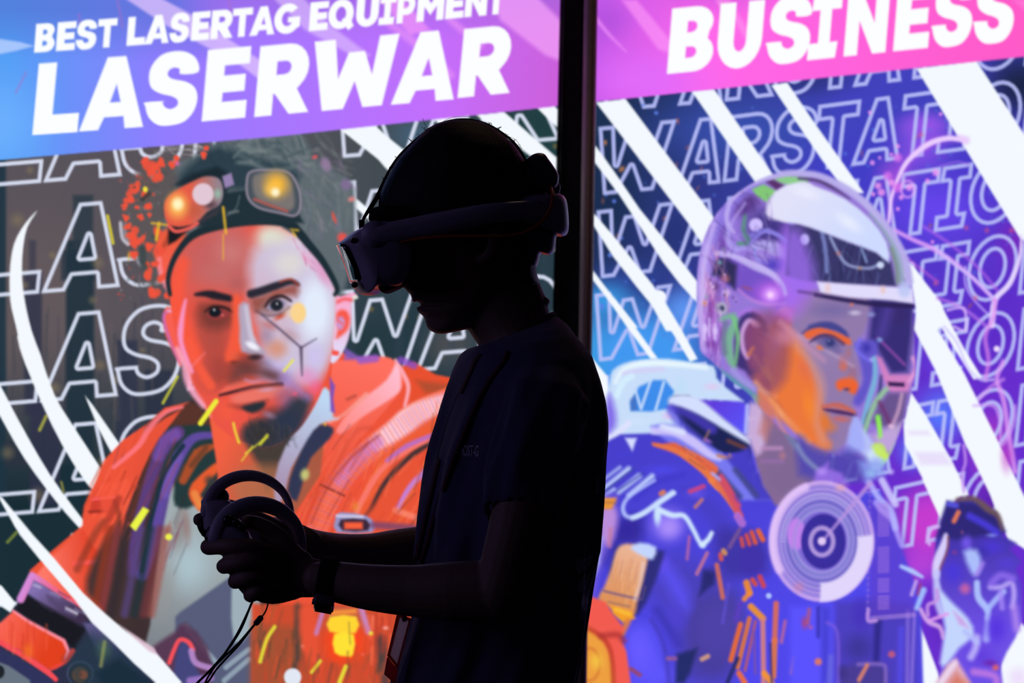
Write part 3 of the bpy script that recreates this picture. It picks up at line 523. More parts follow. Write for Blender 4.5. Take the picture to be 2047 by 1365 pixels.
    c.poly([(500, 610), (520, 550), (600, 525), (700, 500), (770, 410), (850, 380), (880, 420), (820, 560), (740, 650), (660, 740), (570, 700), (520, 660)], (48, 56, 68), .95, 10, 2); B(720, 540, 180, 130, (44, 54, 76), .95, -20, .2); B(600, 590, 130, 110, (54, 52, 54), .95, 0, .2); B(650, 490, 60, 30, (160, 130, 160), .7, 20); B(420, 470, 80, 80, (246, 92, 66), .8)
    c.line([(730, 290), (780, 330), (860, 390)], 18, (160, 130, 200), .6, 8); B(900, 340, 60, 70, (246, 100, 150), .7, 30); B(790, 375, 20, 16, (246, 90, 120), .8)
    c.cm = None
    c.strokes(40, 520, 540, 800, 640, 75, 80, 6, [(52, 56, 60), (40, 44, 58), (80, 70, 70)], .6, 3, 25)
    c.line([(300, 150), (215, 250), (230, 360), (300, 450), (330, 500)], (1, 5, 4), (255, 150, 170), .6, 3)
    c.line([(150, 130), (190, 220), (215, 330), (290, 440)], (10, 16, 10), (252, 170, 200), .85, 4)
    # sparks in yellow
    for p, w, al in [([(455, 535), (465, 580), (485, 640)], 5, .8), ([(640, 600), (600, 650)], 6, .7), ([(560, 660), (500, 740)], 3, .7), ([(360, 415), (275, 535)], 10, 1), ([(780, 190), (730, 250)], 5, .8), ([(150, 280), (70, 425)], 5, .75), ([(640, 610), (520, 700)], 3, .7)]: c.line(p, w, (238, 236, 60), al, 1.2)
    c.blob(102, 1155, 24, 22, (236, 240, 80), 1, 0, .6)
    # goggles
    F(230, 270, 2.73)
    c.line([(300, 870), (290, 780), (330, 660), (420, 550), (560, 495), (700, 470), (850, 465), (960, 490), (1060, 600), (1140, 700), (1210, 830), (1200, 870)], (8, 12, 20, 20, 14, 8), (30, 46, 54), 1, 2)
    c.poly([(560, 320), (720, 300), (1000, 420), (1030, 480), (900, 480), (640, 490), (440, 500), (480, 420)], (34, 50, 58), 1, 3)
    c.poly([(290, 480), (350, 500), (460, 470), (330, 580), (290, 600)], (24, 28, 34), 1, 3); c.line([(290, 490), (330, 525), (400, 510), (450, 480)], 7, (250, 100, 90), .95, 2)
    c.poly([(330, 270), (420, 210), (560, 170), (640, 220), (600, 330), (480, 250), (340, 275)], (28, 42, 52), 1, 5)
    c.poly([(270, 370), (320, 310), (430, 250), (500, 225), (570, 240), (590, 310), (570, 380), (500, 420), (440, 480), (340, 500), (280, 470)], ((230, 92, 70), (150, 130, 140), (400, 330), (560, 330)), 1, 2, 3)
    B(520, 380, 60, 40, (70, 54, 66), .8); B(430, 410, 90, 70, (196, 90, 66), .8); B(340, 385, 90, 110, (255, 190, 90), 1, 0, .1); B(342, 376, 46, 52, (255, 246, 196), 1, 0, .2); B(480, 322, 64, 66, (226, 200, 214), 1, 0, .8); B(560, 320, 34, 44, (150, 190, 170), .9)
    c.poly([(585, 225), (635, 205), (650, 270), (600, 290)], (150, 130, 176), 1, 2); c.poly([(450, 470), (580, 390), (560, 430), (470, 480)], (60, 56, 66), .9, 2)
    c.poly([(715, 240), (740, 195), (820, 185), (950, 200), (1010, 300), (1015, 400), (980, 445), (900, 430), (780, 400), (720, 340)], (72, 82, 92), 1, 2.5, 3)
    L = c.P([(715, 240), (740, 195), (820, 185), (950, 200), (1010, 300), (1015, 400), (980, 445), (900, 430), (780, 400), (720, 340)])
    c.edge([_smooth(L, 4)], 4, (166, 150, 170), .8, 1.5)
    c.poly([(750, 250), (780, 210), (900, 200), (960, 260), (980, 370), (950, 410), (850, 380), (770, 340)], (122, 116, 114), 1, 4, 3); c.line([(760, 350), (850, 385), (940, 415)], 5, (190, 90, 80), .9, 2)
    B(880, 270, 110, 110, (250, 186, 60), 1, 0, .05); B(860, 300, 70, 60, (255, 200, 90), .9); B(875, 312, 36, 36, (255, 246, 206), 1, 0, .2)
    for p, w in [([(590, 395), (605, 535)], 5), ([(590, 540), (590, 680)], 2), ([(960, 515), (1000, 520)], 3.5), ([(970, 530), (985, 550)], 4), ([(200, 480), (280, 490)], 4), ([(240, 480), (225, 570)], 6)]: c.line(p, w, (240, 190, 50), .85, 1.5)
    c.line([(610, 440), (660, 400), (680, 330)], 3, (90, 106, 112), .8, 1.5); c.line([(620, 425), (670, 415)], 5, (110, 120, 124), .8, 2)
    # sparks over the ground
    F(0, 270, 3.0333)
    c.line([(652, 490), (685, 655)], 6, (214, 200, 60), .95, 1.2); F(0, 680, 3.0333)
    c.poly([(868, 1010), (905, 1030), (822, 1158), (788, 1125)], (236, 246, 70), 1, 1.2)
    c.line([(280, 460), (240, 545)], 6, (170, 170, 70), .9); c.line([(372, 860), (385, 920)], 5, (150, 146, 70), .8); c.line([(100, 1165), (45, 1225)], 6, (130, 146, 60), .8)
    F(0, 960, 3.3714); c.line([(705, 1090), (680, 1250)], 7, (150, 156, 90), .7, 2)
    F(0); c.blob(585, 1353, 18, 18, (226, 232, 244), 1, 0, .9)
    # ---- banner with the headline
    F(0, 0, 1)
    ban = [(-200, -200), (1200, -200), (1200, 203), (1118, 211.5), (560, 272), (0, 320), (-200, 339)]
    c.cm = c.mask(ban, 1.2, 0)
    c.poly(ban, ((84, 158, 246), (146, 124, 255), (20, 160), (330, 160)), 1, 1.2); c.poly([(330, -200), (1200, -200), (1200, 400), (330, 400)], ((146, 124, 255), (196, 110, 252), (330, 160), (880, 160)), 1); c.poly([(880, -200), (1200, -200), (1200, 400), (880, 400)], ((196, 110, 252), (204, 96, 220), (880, 160), (1110, 180)), 1)
    c.blob(0, 250, 150, 160, (110, 176, 255), .9); c.poly([(-200, -200), (400, -200), (400, 80), (-200, 60)], (80, 110, 206), .6, 50); c.poly([(400, -200), (1200, -200), (1200, 40), (400, 40)], (150, 100, 220), .5, 40)
    PK = (226, 196, 255)
    c.poly([(240, -10), (310, -10), (385, 30), (520, 120), (560, 190), (480, 130), (330, 50)], PK, .75, 3); c.poly([(540, -10), (590, -20), (660, 50), (740, 110), (720, 120), (610, 60)], PK, .6, 4)
    c.poly([(0, 78), (40, 84), (68, 92), (30, 102), (0, 108), (-200, 110), (-200, 60)], (180, 206, 255), .85, 2); c.poly([(740, -20), (790, -20), (860, 60), (820, 70)], (244, 150, 250), .7, 4)
    c.poly([(980, -20), (1060, -20), (1140, 60), (1140, 130), (1090, 110), (1000, 40)], (244, 160, 250), .75, 5); c.line([(770, 40), (860, 110), (900, 150)], 16, (236, 150, 250), .6, 5); c.line([(900, 40), (960, 90)], 14, (240, 150, 250), .6, 5)
    for a, b in [((235, 0), (245, 55)), ((158, 28), (160, 50)), ((455, -10), (462, 25)), ((52, 145), (32, 185))]: c.line([a, b], 4, (176, 110, 190), .5, 2)
    T = (252, 254, 255)
    small = lambda x: np.interp(x, [68, 252, 382, 617, 833, 1010], [105.5, 92, 82, 62.4, 44, 27])
    c.text('BEST', _row([(68, 108), (111.4, 149), (150, 191), (193, 231)], small, 57.5, 4.5), T)
    c.text('LASERTAG', _row([(252.5, 289), (288, 337), (337, 376), (381, 417), (420, 463), (462, 502), (498, 548), (547, 598)], small, 57.5, 4.5), T)
    c.text('EQUIPMENT', _row([(617, 654), (655, 706), (710, 755), (756, 789), (792, 828), (832, 886), (889, 926), (928, 972), (972, 1008)], small, 57.5, 4.5), T)
    c.text('LASERWAR', [(64.5, 270, 154.5, 264, 77.7, 127), (157.5, 263, 286, 253.5, 168, 118), (286, 252, 391, 244, 297, 109), (403, 243, 490, 235, 415.6, 100), (508, 234, 612, 224, 520.5, 92.5), (611, 225, 788, 208, 622, 84), (781, 209.5, 907, 198.5, 794, 68), (914.5, 196, 1015, 186, 928, 58)], T)
    c.cm = None

def paint_right(c):
    F = c.F; B = c.blob
    R3 = (1160, 200, 3.0333); R4 = (1597, 200, 3.0333); R5 = (1160, 600, 3.4133); R6 = (1597, 600, 3.0333); R7 = (1160, 960, 3.3705); R8 = (1597, 960, 3.371); RA = (1170, 0, 2.334)
    W = (244, 249, 255); LV = (186, 192, 250)
    F(); c.im[:] = np.array((58, 66, 160))/255.
    c.poly([(1000, 0), (2300, 0), (2300, 1500), (1000, 1500)], ((28, 48, 82), (66, 66, 190), (1200, 300), (1620, 420)), 1)
    c.poly([(1620, 300), (2300, 200), (2300, 1500), (1500, 1500)], ((66, 62, 200), (104, 46, 206), (1700, 360), (1980, 760)), 1, 60)
    B(1480, 260, 280, 110, (58, 84, 180), .8); B(1210, 400, 90, 160, (26, 44, 78), .8); B(1340, 470, 130, 70, (40, 52, 120), .8); B(2040, 170, 120, 110, (26, 36, 66), .95); B(1620, 150, 150, 60, (34, 46, 96), .6)
    B(1260, 560, 140, 60, (48, 70, 150), .9); B(1210, 600, 90, 60, (60, 160, 236), .9); B(1280, 720, 200, 160, (66, 152, 240), 1, 0, .3); B(1370, 620, 80, 80, (96, 156, 250), .9); B(1180, 700, 60, 140, (60, 160, 230), .8); B(1300, 570, 60, 30, (44, 60, 140), .8); B(1290, 820, 90, 50, (44, 110, 200), .8)
    B(1870, 420, 160, 110, (104, 70, 240), .9); B(1840, 290, 90, 90, (150, 84, 236), .8); B(1850, 250, 80, 40, (170, 90, 240), .7); B(1790, 350, 60, 60, (170, 80, 220), .7); B(1990, 640, 90, 160, (92, 44, 200), .8); B(1980, 900, 60, 120, (190, 60, 200), .8); B(2030, 480, 60, 90, (120, 40, 190), .8)
    B(1880, 830, 80, 90, (86, 120, 255), .95); B(1830, 900, 60, 60, (90, 120, 250), .9); B(1900, 720, 70, 60, (110, 70, 240), .8); B(1860, 1050, 110, 120, (196, 60, 208), 1, 0, .2); B(1840, 1130, 70, 60, (190, 70, 220), .8); B(1990, 1000, 60, 90, (92, 34, 170), .9); B(1910, 1230, 60, 90, (84, 30, 160), .9)
    g = c.rng
    for _ in range(170):
        x, y = g.uniform(1170, 2047), g.uniform(180, 720); B(x, y, *(g.uniform(2.5, 6),)*2, (80, 116, 220), g.uniform(.2, .7), 0, .3)
    for _ in range(26):
        x, y = g.uniform(1170, 1960), g.uniform(210, 700); B(x, y, g.uniform(3, 7), g.uniform(5, 12), (176, 96, 84), g.uniform(.4, .8), g.uniform(0, 60), .2)
    # rows of outlined capitals
    xs = [(1176, 1339), (1350, 1441), (1444, 1540), (1536, 1626), (1622, 1708), (1700, 1798), (1793, 1872), (1870, 1936), (1936, 2034), (2042, 2132), (2150, 2300)]
    for r in range(0, 8):
        def base(x, r=r): return np.interp(x, [1100, 1211, 1440, 1697, 1872, 2000, 2200], [400, 389.6, 366.5, 333, 308.5, 291, 262])+(r-2)*(166.5-.0165*(x-1200))
        bx = []
        for x0, x1 in xs:
            sh = -4*(r-2); cap = 138-.012*(x0-1200); bx.append((x0+sh, base(x0), x1+sh, base(x1), x0+sh+14, base(x0)-cap))
        c.text('wARSTATION', bx, LV, 7.5, .93, 1.2)
    B(1210, 285, 6, 9, (200, 130, 80), .9); B(1243, 338, 12, 8, (200, 130, 80), .9, -40)
    F(*R3)
    for x, y, r in [(460, 78, 16), (205, 613, 16), (180, 940, 18), (130, 1250, 20), (370, 360, 18), (380, 30, 12)]: B(x, y, r, r, (96, 130, 235), .8, 0, .5)
    # white bars
    def bar(fr, p, sm=0): F(*fr); c.poly(p, W, 1, 1.5, sm)
    bar(RA, [(50, 478), (188, 462), (560, 960), (700, 1160), (560, 1160), (480, 1040)]); bar(RA, [(498, 428), (602, 418), (900, 850), (800, 860)]); bar(RA, [(868, 398), (942, 385), (1060, 560), (1300, 900), (1220, 900), (1100, 740)])
    bar((0, 0, 1), [(1832, 137), (1952, 122), (2047, 268), (2220, 530), (2220, 760), (2047, 480), (2039, 476)])
    bar(R3, [(70, 268), (95, 280), (200, 425), (360, 660), (490, 820), (620, 985), (712, 1105), (705, 1225), (600, 1110), (500, 980), (380, 795), (240, 580), (70, 355)]); bar(R3, [(60, 668), (95, 700), (215, 840), (350, 1010), (440, 1120), (610, 1400), (520, 1400), (430, 1240), (340, 1130), (200, 950), (70, 745)]); bar(R3, [(60, 1010), (150, 1130), (350, 1380), (300, 1380), (60, 1070)])
    F(*R3); B(478, 1195, 46, 46, W, 1, 0, .85)
    bar(R5, [(470, -20), (560, -20), (690, 200), (800, 400), (750, 420), (640, 240)]); bar(R5, [(180, -20), (235, -10), (380, 190), (530, 400), (480, 400), (330, 200)]); bar(R5, [(60, 370), (185, 520), (195, 690), (170, 730), (100, 560)])
    bar((0, 0, 1), [(1817, 526), (1828, 534), (1850, 565), (1881, 604), (1893, 640), (1870, 665), (1837, 660)])
    bar(R6, [(715, -10), (740, 40), (880, 240), (1000, 440), (1190, 820), (1420, 1300), (1480, 1480), (1280, 1480), (1170, 1200), (1000, 850), (830, 430), (700, 180)]); bar(R6, [(770, -30), (830, -30), (1000, 290), (1110, 470), (1060, 480), (860, 160)])
    bar(R6, [(680, 560), (760, 680), (920, 960), (1030, 1180), (920, 1200), (860, 1330), (750, 1080), (640, 870), (635, 760)])
    c.poly([(660, 790), (780, 790), (800, 820), (670, 820)], (232, 222, 250), .8, 4); c.poly([(700, 920), (880, 920), (930, 1000), (740, 1000)], (232, 222, 252), .9, 5)
    bar(R8, [(830, -10), (945, -10), (1120, 80), (1060, 130), (960, 260), (900, 140)]); bar(R8, [(1250, -20), (1440, -20), (1560, 260), (1580, 500), (1470, 430), (1380, 340), (1320, 180)])
    bar(R8, [(800, 930), (935, 1290), (960, 1400), (800, 1400), (795, 1100)]); bar(R8, [(1500, 960), (1600, 1080), (1600, 1400), (1340, 1400), (1380, 1150)])
    F(*R8); B(1480, 1330, 120, 120, (236, 216, 250), .8)
    # curling light trails
    F(*R4); PV = (226, 190, 255)
    c.line([(545, 740), (560, 600), (600, 480), (660, 370), (780, 270), (900, 232), (1010, 245)], (9, 10, 13, 10), (196, 90, 240), .5, 8); c.line([(545, 740), (560, 600), (600, 480), (660, 370), (780, 270), (900, 232), (1010, 245)], (5, 7, 11, 9), (236, 206, 255), 1, 2)
    c.line([(1350, 820), (1340, 950), (1280, 1110), (1190, 1210), (1170, 1365)], (4, 10, 12), (230, 214, 255), .95, 2)
    c.line([(580, 790), (700, 850), (830, 910), (1000, 1030), (1190, 1215)], (8, 9, 6), (222, 160, 250), .9, 2.5); c.line([(760, 770), (900, 860), (1080, 1010), (1200, 1150)], 5, (190, 110, 235), .7, 3); c.line([(830, 900), (960, 1010), (1060, 1080), (1180, 1200)], 6, (210, 190, 255), .8, 2)
    c.line([(840, 1200), (990, 1260), (1130, 1365)], 6, (200, 130, 240), .7, 3); c.line([(1010, 1010), (1010, 1120), (1070, 1220), (1180, 1330)], 4, (200, 180, 255), .8, 2); c.line([(660, 960), (720, 1010), (840, 1100)], 4, (230, 110, 220), .6, 3)
    for x, y, r in [(445, 380, 22), (490, 350, 14), (560, 330, 16), (600, 350, 40), (600, 280, 18), (540, 460, 40), (500, 560, 34), (450, 570, 20), (560, 500, 30), (600, 530, 44), (620, 590, 22), (600, 660, 18), (780, 490, 20), (830, 440, 30), (480, 520, 30), (430, 75, 16), (860, 85, 16), (670, 530, 30), (810, 860, 16)]: B(x, y, r, r, (250, 160, 244) if r < 35 else (214, 110, 236), .8, 0, .3)
    c.ring(660, 540, 40, 50, 4, (236, 170, 250), .8, 2); c.line([(860, 400), (960, 375), (1030, 390)], 4, (160, 110, 230), .7, 2)
    for x, y in [(1015, 775), (1140, 790), (1290, 790), (740, 210), (830, 1110), (1070, 1200)]: B(x, y, 26, 26, (220, 90, 130), .6)
    F(*R6)
    c.line([(1190, 0), (1180, 100), (1130, 220), (1150, 360), (1130, 480)], 8, (226, 140, 240), .7, 3); c.line([(1240, 370), (1200, 480), (1240, 600), (1270, 800), (1310, 1040)], (8, 10, 10), (226, 160, 246), .8, 3); c.line([(1090, 600), (1170, 520), (1240, 480)], 6, (226, 160, 246), .7, 3); c.line([(1060, 640), (1180, 640), (1220, 740), (1230, 880), (1300, 760), (1310, 640)], 6, (214, 170, 250), .7, 2.5)
    c.line([(1000, 880), (1010, 980), (990, 1060), (1000, 1160)], 6, (200, 150, 240), .8, 2); B(1200, 295, 24, 24, (240, 220, 255), 1, 0, .5); c.line([(900, 60), (1000, 50), (1010, 180), (940, 160)], 5, (226, 200, 255), .8, 2); c.line([(880, 160), (960, 260), (1020, 400), (1100, 480), (1180, 480)], 5, (210, 200, 255), .8, 2)
    B(1260, 950, 60, 150, (196, 70, 200), .6); c.line([(470, 240), (660, 560)], 4, (180, 100, 210), .5, 2)
    # ---------------- suit
    F(*R5)
    c.poly([(200, 560), (220, 480), (300, 430), (420, 405), (600, 400), (760, 425), (910, 450), (930, 530), (1000, 600), (1090, 670), (1100, 700), (840, 680), (640, 760), (700, 900), (330, 930), (180, 1000), (150, 1020), (170, 740)], (200, 222, 250), 1, 3, 2)
    c.poly([(345, 755), (340, 700), (400, 590), (500, 545), (580, 545), (640, 620), (600, 740), (480, 760)], (62, 140, 236), 1, 3); c.line([(370, 600), (415, 740), (480, 550)], 5.5, (196, 218, 252), .95, 1.5, 0); c.line([(515, 745), (570, 560)], 5.5, (196, 218, 252), .95, 1.5, 0); c.poly([(345, 755), (340, 680), (375, 640), (390, 750)], (70, 110, 190), .8, 3)
    c.line([(240, 560), (300, 470), (460, 430), (700, 440), (860, 460)], (6, 12, 8), (236, 250, 255), .9, 4); c.line([(300, 500), (420, 480), (560, 470)], 8, (214, 206, 246), .9, 4); c.line([(250, 650), (290, 560), (350, 520)], 12, (214, 240, 255), .9, 4); B(900, 590, 90, 40, (226, 200, 240), .8); B(690, 600, 60, 90, (190, 222, 250), .8)
    c.poly([(170, 740), (200, 640), (240, 760), (240, 860), (180, 920)], (120, 90, 230), .85, 8, 2); B(600, 790, 70, 40, (226, 190, 240), .8); B(400, 830, 120, 40, (206, 226, 252), .9); c.line([(180, 960), (260, 900), (330, 840)], 12, (226, 226, 255), .9, 4)
    c.poly([(800, 680), (1090, 690), (1150, 720), (1130, 920), (960, 820)], ((96, 60, 220), (90, 84, 250), (900, 690), (1100, 900)), 1, 3)
    c.poly([(600, 690), (640, 650), (740, 650), (830, 700), (960, 800), (1110, 920), (1170, 970), (1180, 1100), (1000, 1060), (860, 980), (700, 850), (640, 760)], (30, 36, 86), 1, 3); c.poly([(600, 680), (640, 650), (760, 650), (850, 700), (980, 810), (1120, 920), (1180, 980), (1150, 980), (960, 870), (820, 790), (680, 730), (610, 720)], (212, 222, 254), 1, 4, 2)
    c.line([(620, 730), (760, 790), (900, 880)], (12, 20), (74, 60, 190), .8, 5); c.line([(620, 750), (700, 860), (860, 1000), (900, 1050)], 18, (90, 80, 220), .7, 5); c.line([(1010, 960), (1130, 1010)], 8, (120, 70, 60), .8, 3); c.line([(880, 890), (845, 960)], 5, (150, 110, 110), .8, 2)
    F(*R7)
    BL = (84, 74, 228)
    F(); c.poly([(1100, 950), (1180, 900), (1240, 868), (1300, 866), (1360, 878), (1430, 905), (1490, 905), (1505, 960), (1530, 985), (1560, 1010), (1760, 980), (1840, 1200), (1850, 1500), (1100, 1500)], ((72, 64, 204), (80, 72, 236), (1300, 900), (1500, 1300)), 1, 3, 0)
    F(*R5)
    c.poly([(480, 860), (560, 840), (640, 850), (800, 950), (960, 1040), (1100, 1170), (1300, 1365), (1080, 1365), (900, 1200), (740, 1060), (560, 940)], (120, 120, 240), 1, 4)
    c.line([(500, 890), (640, 900), (760, 960), (880, 1050), (950, 1080)], (14, 20, 10), (206, 196, 252), .95, 4); c.line([(560, 860), (700, 900)], 12, (222, 230, 255), .9, 4); c.line([(940, 1060), (1030, 1080), (1020, 1060)], 7, (190, 130, 110), .9, 2); B(870, 960, 50, 24, (170, 110, 220), .8, 25)
    c.poly([(1000, 1080), (1150, 1000), (1200, 1120), (1250, 1250), (1350, 1365), (1200, 1365), (1100, 1220)], (70, 62, 196), .95, 5); c.line([(1180, 980), (1200, 1100), (1270, 1240), (1360, 1365)], 10, (90, 80, 250), .9, 3); c.line([(1060, 1160), (1200, 1330)], 10, (66, 72, 130), .9, 5); c.line([(940, 1180), (1080, 1340)], 14, (56, 66, 124), .9, 5)
    c.poly([(490, 970), (560, 980), (640, 970), (700, 1000), (860, 1080), (940, 1140), (920, 1190), (800, 1150), (680, 1060), (520, 1000)], (222, 100, 70), 1, 3, 2); c.line([(500, 985), (640, 1020), (780, 1110), (880, 1200), (960, 1290), (1060, 1400)], (5, 12, 14, 10), (232, 120, 70), 1, 2.5); c.line([(960, 1200), (1020, 1290), (1080, 1400)], 10, (212, 76, 110), .95, 3); c.line([(900, 1180), (960, 1230)], 6, (190, 170, 230), .9, 2); c.strokes(8, 700, 1000, 900, 1120, 35, 110, 6, [(120, 60, 70), (240, 140, 90)], .6, 2, 8)
    c.poly([(305, 940), (385, 940), (355, 1030)], (214, 220, 255), 1, 3, 0)
    B(300, 1050, 130, 40, (70, 62, 210), .6); B(560, 1160, 180, 60, (80, 72, 236), .8)
    for a, b, w in [((150, 1230), (270, 1140), 8), ((150, 1290), (330, 1150), 16), ((260, 1310), (400, 1200), 18), ((330, 1330), (490, 1200), 16), ((150, 1340), (230, 1290), 10)]: c.line([a, b], (w*.5, w, w*.6), (196, 214, 255), .95, 4)
    c.line([(160, 1310), (360, 1150)], 4, (50, 60, 150), .7, 2); c.line([(240, 1310), (430, 1180)], 4, (60, 66, 170), .7, 2); c.line([(380, 1350), (520, 1240), (700, 1190)], 10, (62, 56, 200), .7, 6)
    F(*R7)
    c.poly([(560, 560), (700, 520), (860, 600), (1000, 560), (1040, 760), (1060, 1000), (1000, 1365), (620, 1365), (660, 1100), (600, 900), (470, 760)], (74, 64, 182), .85, 30, 2); c.poly([(760, 800), (1040, 760), (1080, 960), (1000, 1300), (780, 1300), (700, 1060)], (72, 62, 156), .9, 20, 2)
    c.poly([(280, 260), (420, 250), (400, 420), (250, 440), (170, 560), (140, 520), (220, 380)], (52, 42, 150), .85, 14, 2); c.poly([(700, 60), (860, 100), (1000, 260), (1060, 420), (960, 420), (860, 260)], (70, 62, 190), .7, 14, 2); c.poly([(900, 360), (1060, 320), (1240, 400), (1260, 620), (1060, 660), (940, 600)], (62, 52, 160), .85, 16, 2)
    c.poly([(520, 560), (640, 600), (740, 780), (720, 900), (600, 760)], (92, 82, 246), .8, 14, 2); c.poly([(330, 1000), (470, 980), (560, 1200), (640, 1365), (360, 1365), (300, 1150)], (98, 88, 255), .8, 16, 2); c.line([(520, 880), (600, 1000), (660, 1100)], 20, (62, 54, 176), .7, 8); c.line([(480, 940), (560, 1100), (600, 1365)], 8, (66, 58, 176), .7, 5)
    c.line([(620, 75), (540, 130), (440, 210), (350, 250), (300, 230), (290, 170), (340, 100), (500, 0)], (6, 9, 8, 5), (180, 196, 255), .95, 3); c.line([(630, 85), (520, 160), (430, 220), (350, 255)], 9, (206, 228, 255), 1, 3)
    B(590, 300, 190, 180, (146, 120, 250), .95, 0, .1); B(600, 320, 110, 110, (176, 148, 250), .8); B(520, 230, 40, 110, (206, 236, 255), .95, 0, .2)
    c.line([(530, 200), (620, 235), (700, 240), (760, 330), (800, 410), (830, 440)], (12, 9, 8), (206, 228, 255), 1, 3); c.line([(820, 435), (860, 400), (885, 355)], (11, 8), (214, 236, 255), 1, 3)
    B(310, 330, 110, 100, (52, 40, 160), .9); B(550, 560, 90, 90, (100, 80, 240), .8); B(1040, 130, 60, 60, (70, 60, 210), .5); B(780, 90, 110, 60, (110, 90, 245), .6)
    B(940, 1000, 240, 260, (78, 66, 168), 1, 0, .3); B(880, 640, 80, 90, (52, 46, 130), .9); B(1150, 540, 120, 140, (66, 50, 170), .95, 0, .4); B(400, 1150, 120, 200, (104, 92, 255), .9, -10); B(660, 920, 90, 140, (80, 66, 210), .8, -30)
    c.poly([(830, 600), (900, 630), (900, 700), (800, 780), (820, 660)], (40, 42, 110), .9, 5); c.poly([(650, 1170), (790, 1130), (740, 1300), (700, 1365), (640, 1365)], (36, 44, 104), .95, 5)
    for a, b, w, col in [((880, 0), (930, 50), 12, (240, 130, 70)), ((920, 20), (1060, 220), 10, (224, 110, 80)), ((960, 10), (1080, 240), 12, (212, 80, 100)), ((1060, 240), (1090, 290), 16, (176, 110, 210)), ((740, 75), (830, 40), 9, (200, 70, 130)), ((775, 180), (820, 130), 7, (196, 120, 120)), ((545, 90), (560, 80), 10, (220, 130, 90)),
                         ((735, 380), (720, 530), 6, (176, 100, 170)), ((855, 490), (785, 630), 7, (196, 116, 150)), ((1075, 330), (1005, 450), 8, (120, 84, 150)), ((920, 570), (960, 790), 9, (212, 110, 90)), ((945, 500), (950, 530), 9, (220, 90, 80)), ((965, 475), (975, 490), 10, (214, 150, 90)),
                         ((1085, 390), (1095, 440), 8, (212, 80, 80)), ((1120, 370), (1140, 430), 8, (222, 80, 70)), ((1155, 350), (1180, 420), 9, (226, 90, 60)), ((1200, 340), (1230, 400), 10, (236, 104, 50)), ((1120, 690), (1140, 760), 13, (240, 140, 50)), ((1140, 760), (1105, 800), 10, (240, 140, 60)), ((1160, 670), (1180, 700), 9, (220, 80, 60)), ((1210, 650), (1235, 710), 10, (212, 70, 80)),
                         ((1150, 850), (1230, 930), 13, (240, 150, 50)), ((1080, 970), (1015, 1210), 10, (240, 110, 50)), ((1140, 930), (1060, 1260), 9, (226, 120, 60)), ((1180, 950), (1110, 1280), 6, (180, 90, 110)), ((1230, 940), (1235, 1365), 10, (214, 130, 130)), ((1320, 830), (1310, 1080), 11, (220, 110, 90)), ((1310, 1080), (1300, 1320), 12, (226, 120, 70)), ((1380, 950), (1355, 1090), 7, (176, 100, 160)), ((1440, 1190), (1420, 1300), 6, (186, 110, 160)),
                         ((820, 1205), (860, 1185), 9, (214, 160, 130)), ((590, 1200), (640, 1200), 8, (150, 90, 150)), ((1240, 1300), (1290, 1365), 12, (246, 150, 50)), ((1070, 1300), (1110, 1365), 11, (240, 110, 60)), ((340, 1270), (400, 1310), 9, (150, 70, 110)), ((1170, 1020), (1180, 1300), 5, (120, 80, 170)), ((1280, 1100), (1290, 1365), 4, (50, 50, 120)), ((990, 1365), (1060, 1200), 8, (40, 44, 104))]: c.line([a, b], w, col, .92, 2.2)
    B(1270, 778, 26, 26, (180, 200, 255), 1, 0, .4); c.line([(1000, 700), (960, 960)], 5, (100, 84, 220), .7, 3); c.line([(1080, 820), (1050, 940)], 8, (100, 60, 200), .7, 4)
    # holster bottle, orange strap and red gear beside the figure's back
    c.poly([(130, 90), (250, 100), (200, 420), (120, 640), (90, 800), (60, 800), (60, 90)], (120, 96, 220), .9, 8); c.poly([(140, 190), (240, 190), (250, 300), (200, 440), (140, 380)], (200, 150, 220), .85, 8, 2); c.line([(205, 330), (195, 440)], 8, (196, 120, 160), .7, 3); c.poly([(150, 118), (245, 118), (225, 170), (210, 195), (140, 195)], (232, 150, 60), 1, 3); c.line([(150, 150), (240, 150)], 4, (170, 110, 70), .7, 2)
    c.poly([(110, 440), (150, 380), (130, 560), (100, 640)], (190, 200, 250), .8, 5); c.poly([(240, 440), (520, 470), (560, 520), (440, 830), (340, 920), (200, 800)], (46, 46, 120), .95, 5, 2)
    c.poly([(240, 480), (280, 435), (350, 430), (450, 480), (445, 580), (380, 830), (350, 920), (200, 860), (120, 800), (160, 720), (210, 590)], ((236, 180, 150), (222, 146, 90), (340, 460), (250, 820)), 1, 4, 2); c.poly([(340, 460), (400, 420), (510, 450), (490, 530), (440, 520)], (196, 214, 255), 1, 4, 2)
    c.strokes(30, 210, 540, 430, 820, 105, 120, 5, [(180, 130, 120), (244, 196, 150), (206, 130, 90)], .5, 2, 14); c.line([(160, 745), (280, 775), (400, 800)], 5, (120, 90, 130), .8, 2); c.line([(190, 820), (330, 850)], 4, (150, 110, 100), .7, 2); c.line([(425, 560), (400, 700), (370, 800)], 6, (236, 214, 220), .7, 4)
    c.poly([(200, 840), (340, 880), (370, 930), (290, 960), (220, 900)], (244, 160, 44), 1, 3); c.line([(240, 870), (330, 900)], 8, (250, 190, 60), .9, 3); c.line([(320, 950), (280, 1030)], 12, (226, 130, 60), .9, 4)
    c.poly([(20, 800), (80, 785), (170, 820), (220, 900), (300, 1000), (270, 1060), (310, 1150), (340, 1365), (350, 1420), (0, 1420), (0, 900)], (242, 92, 80), 1, 3)
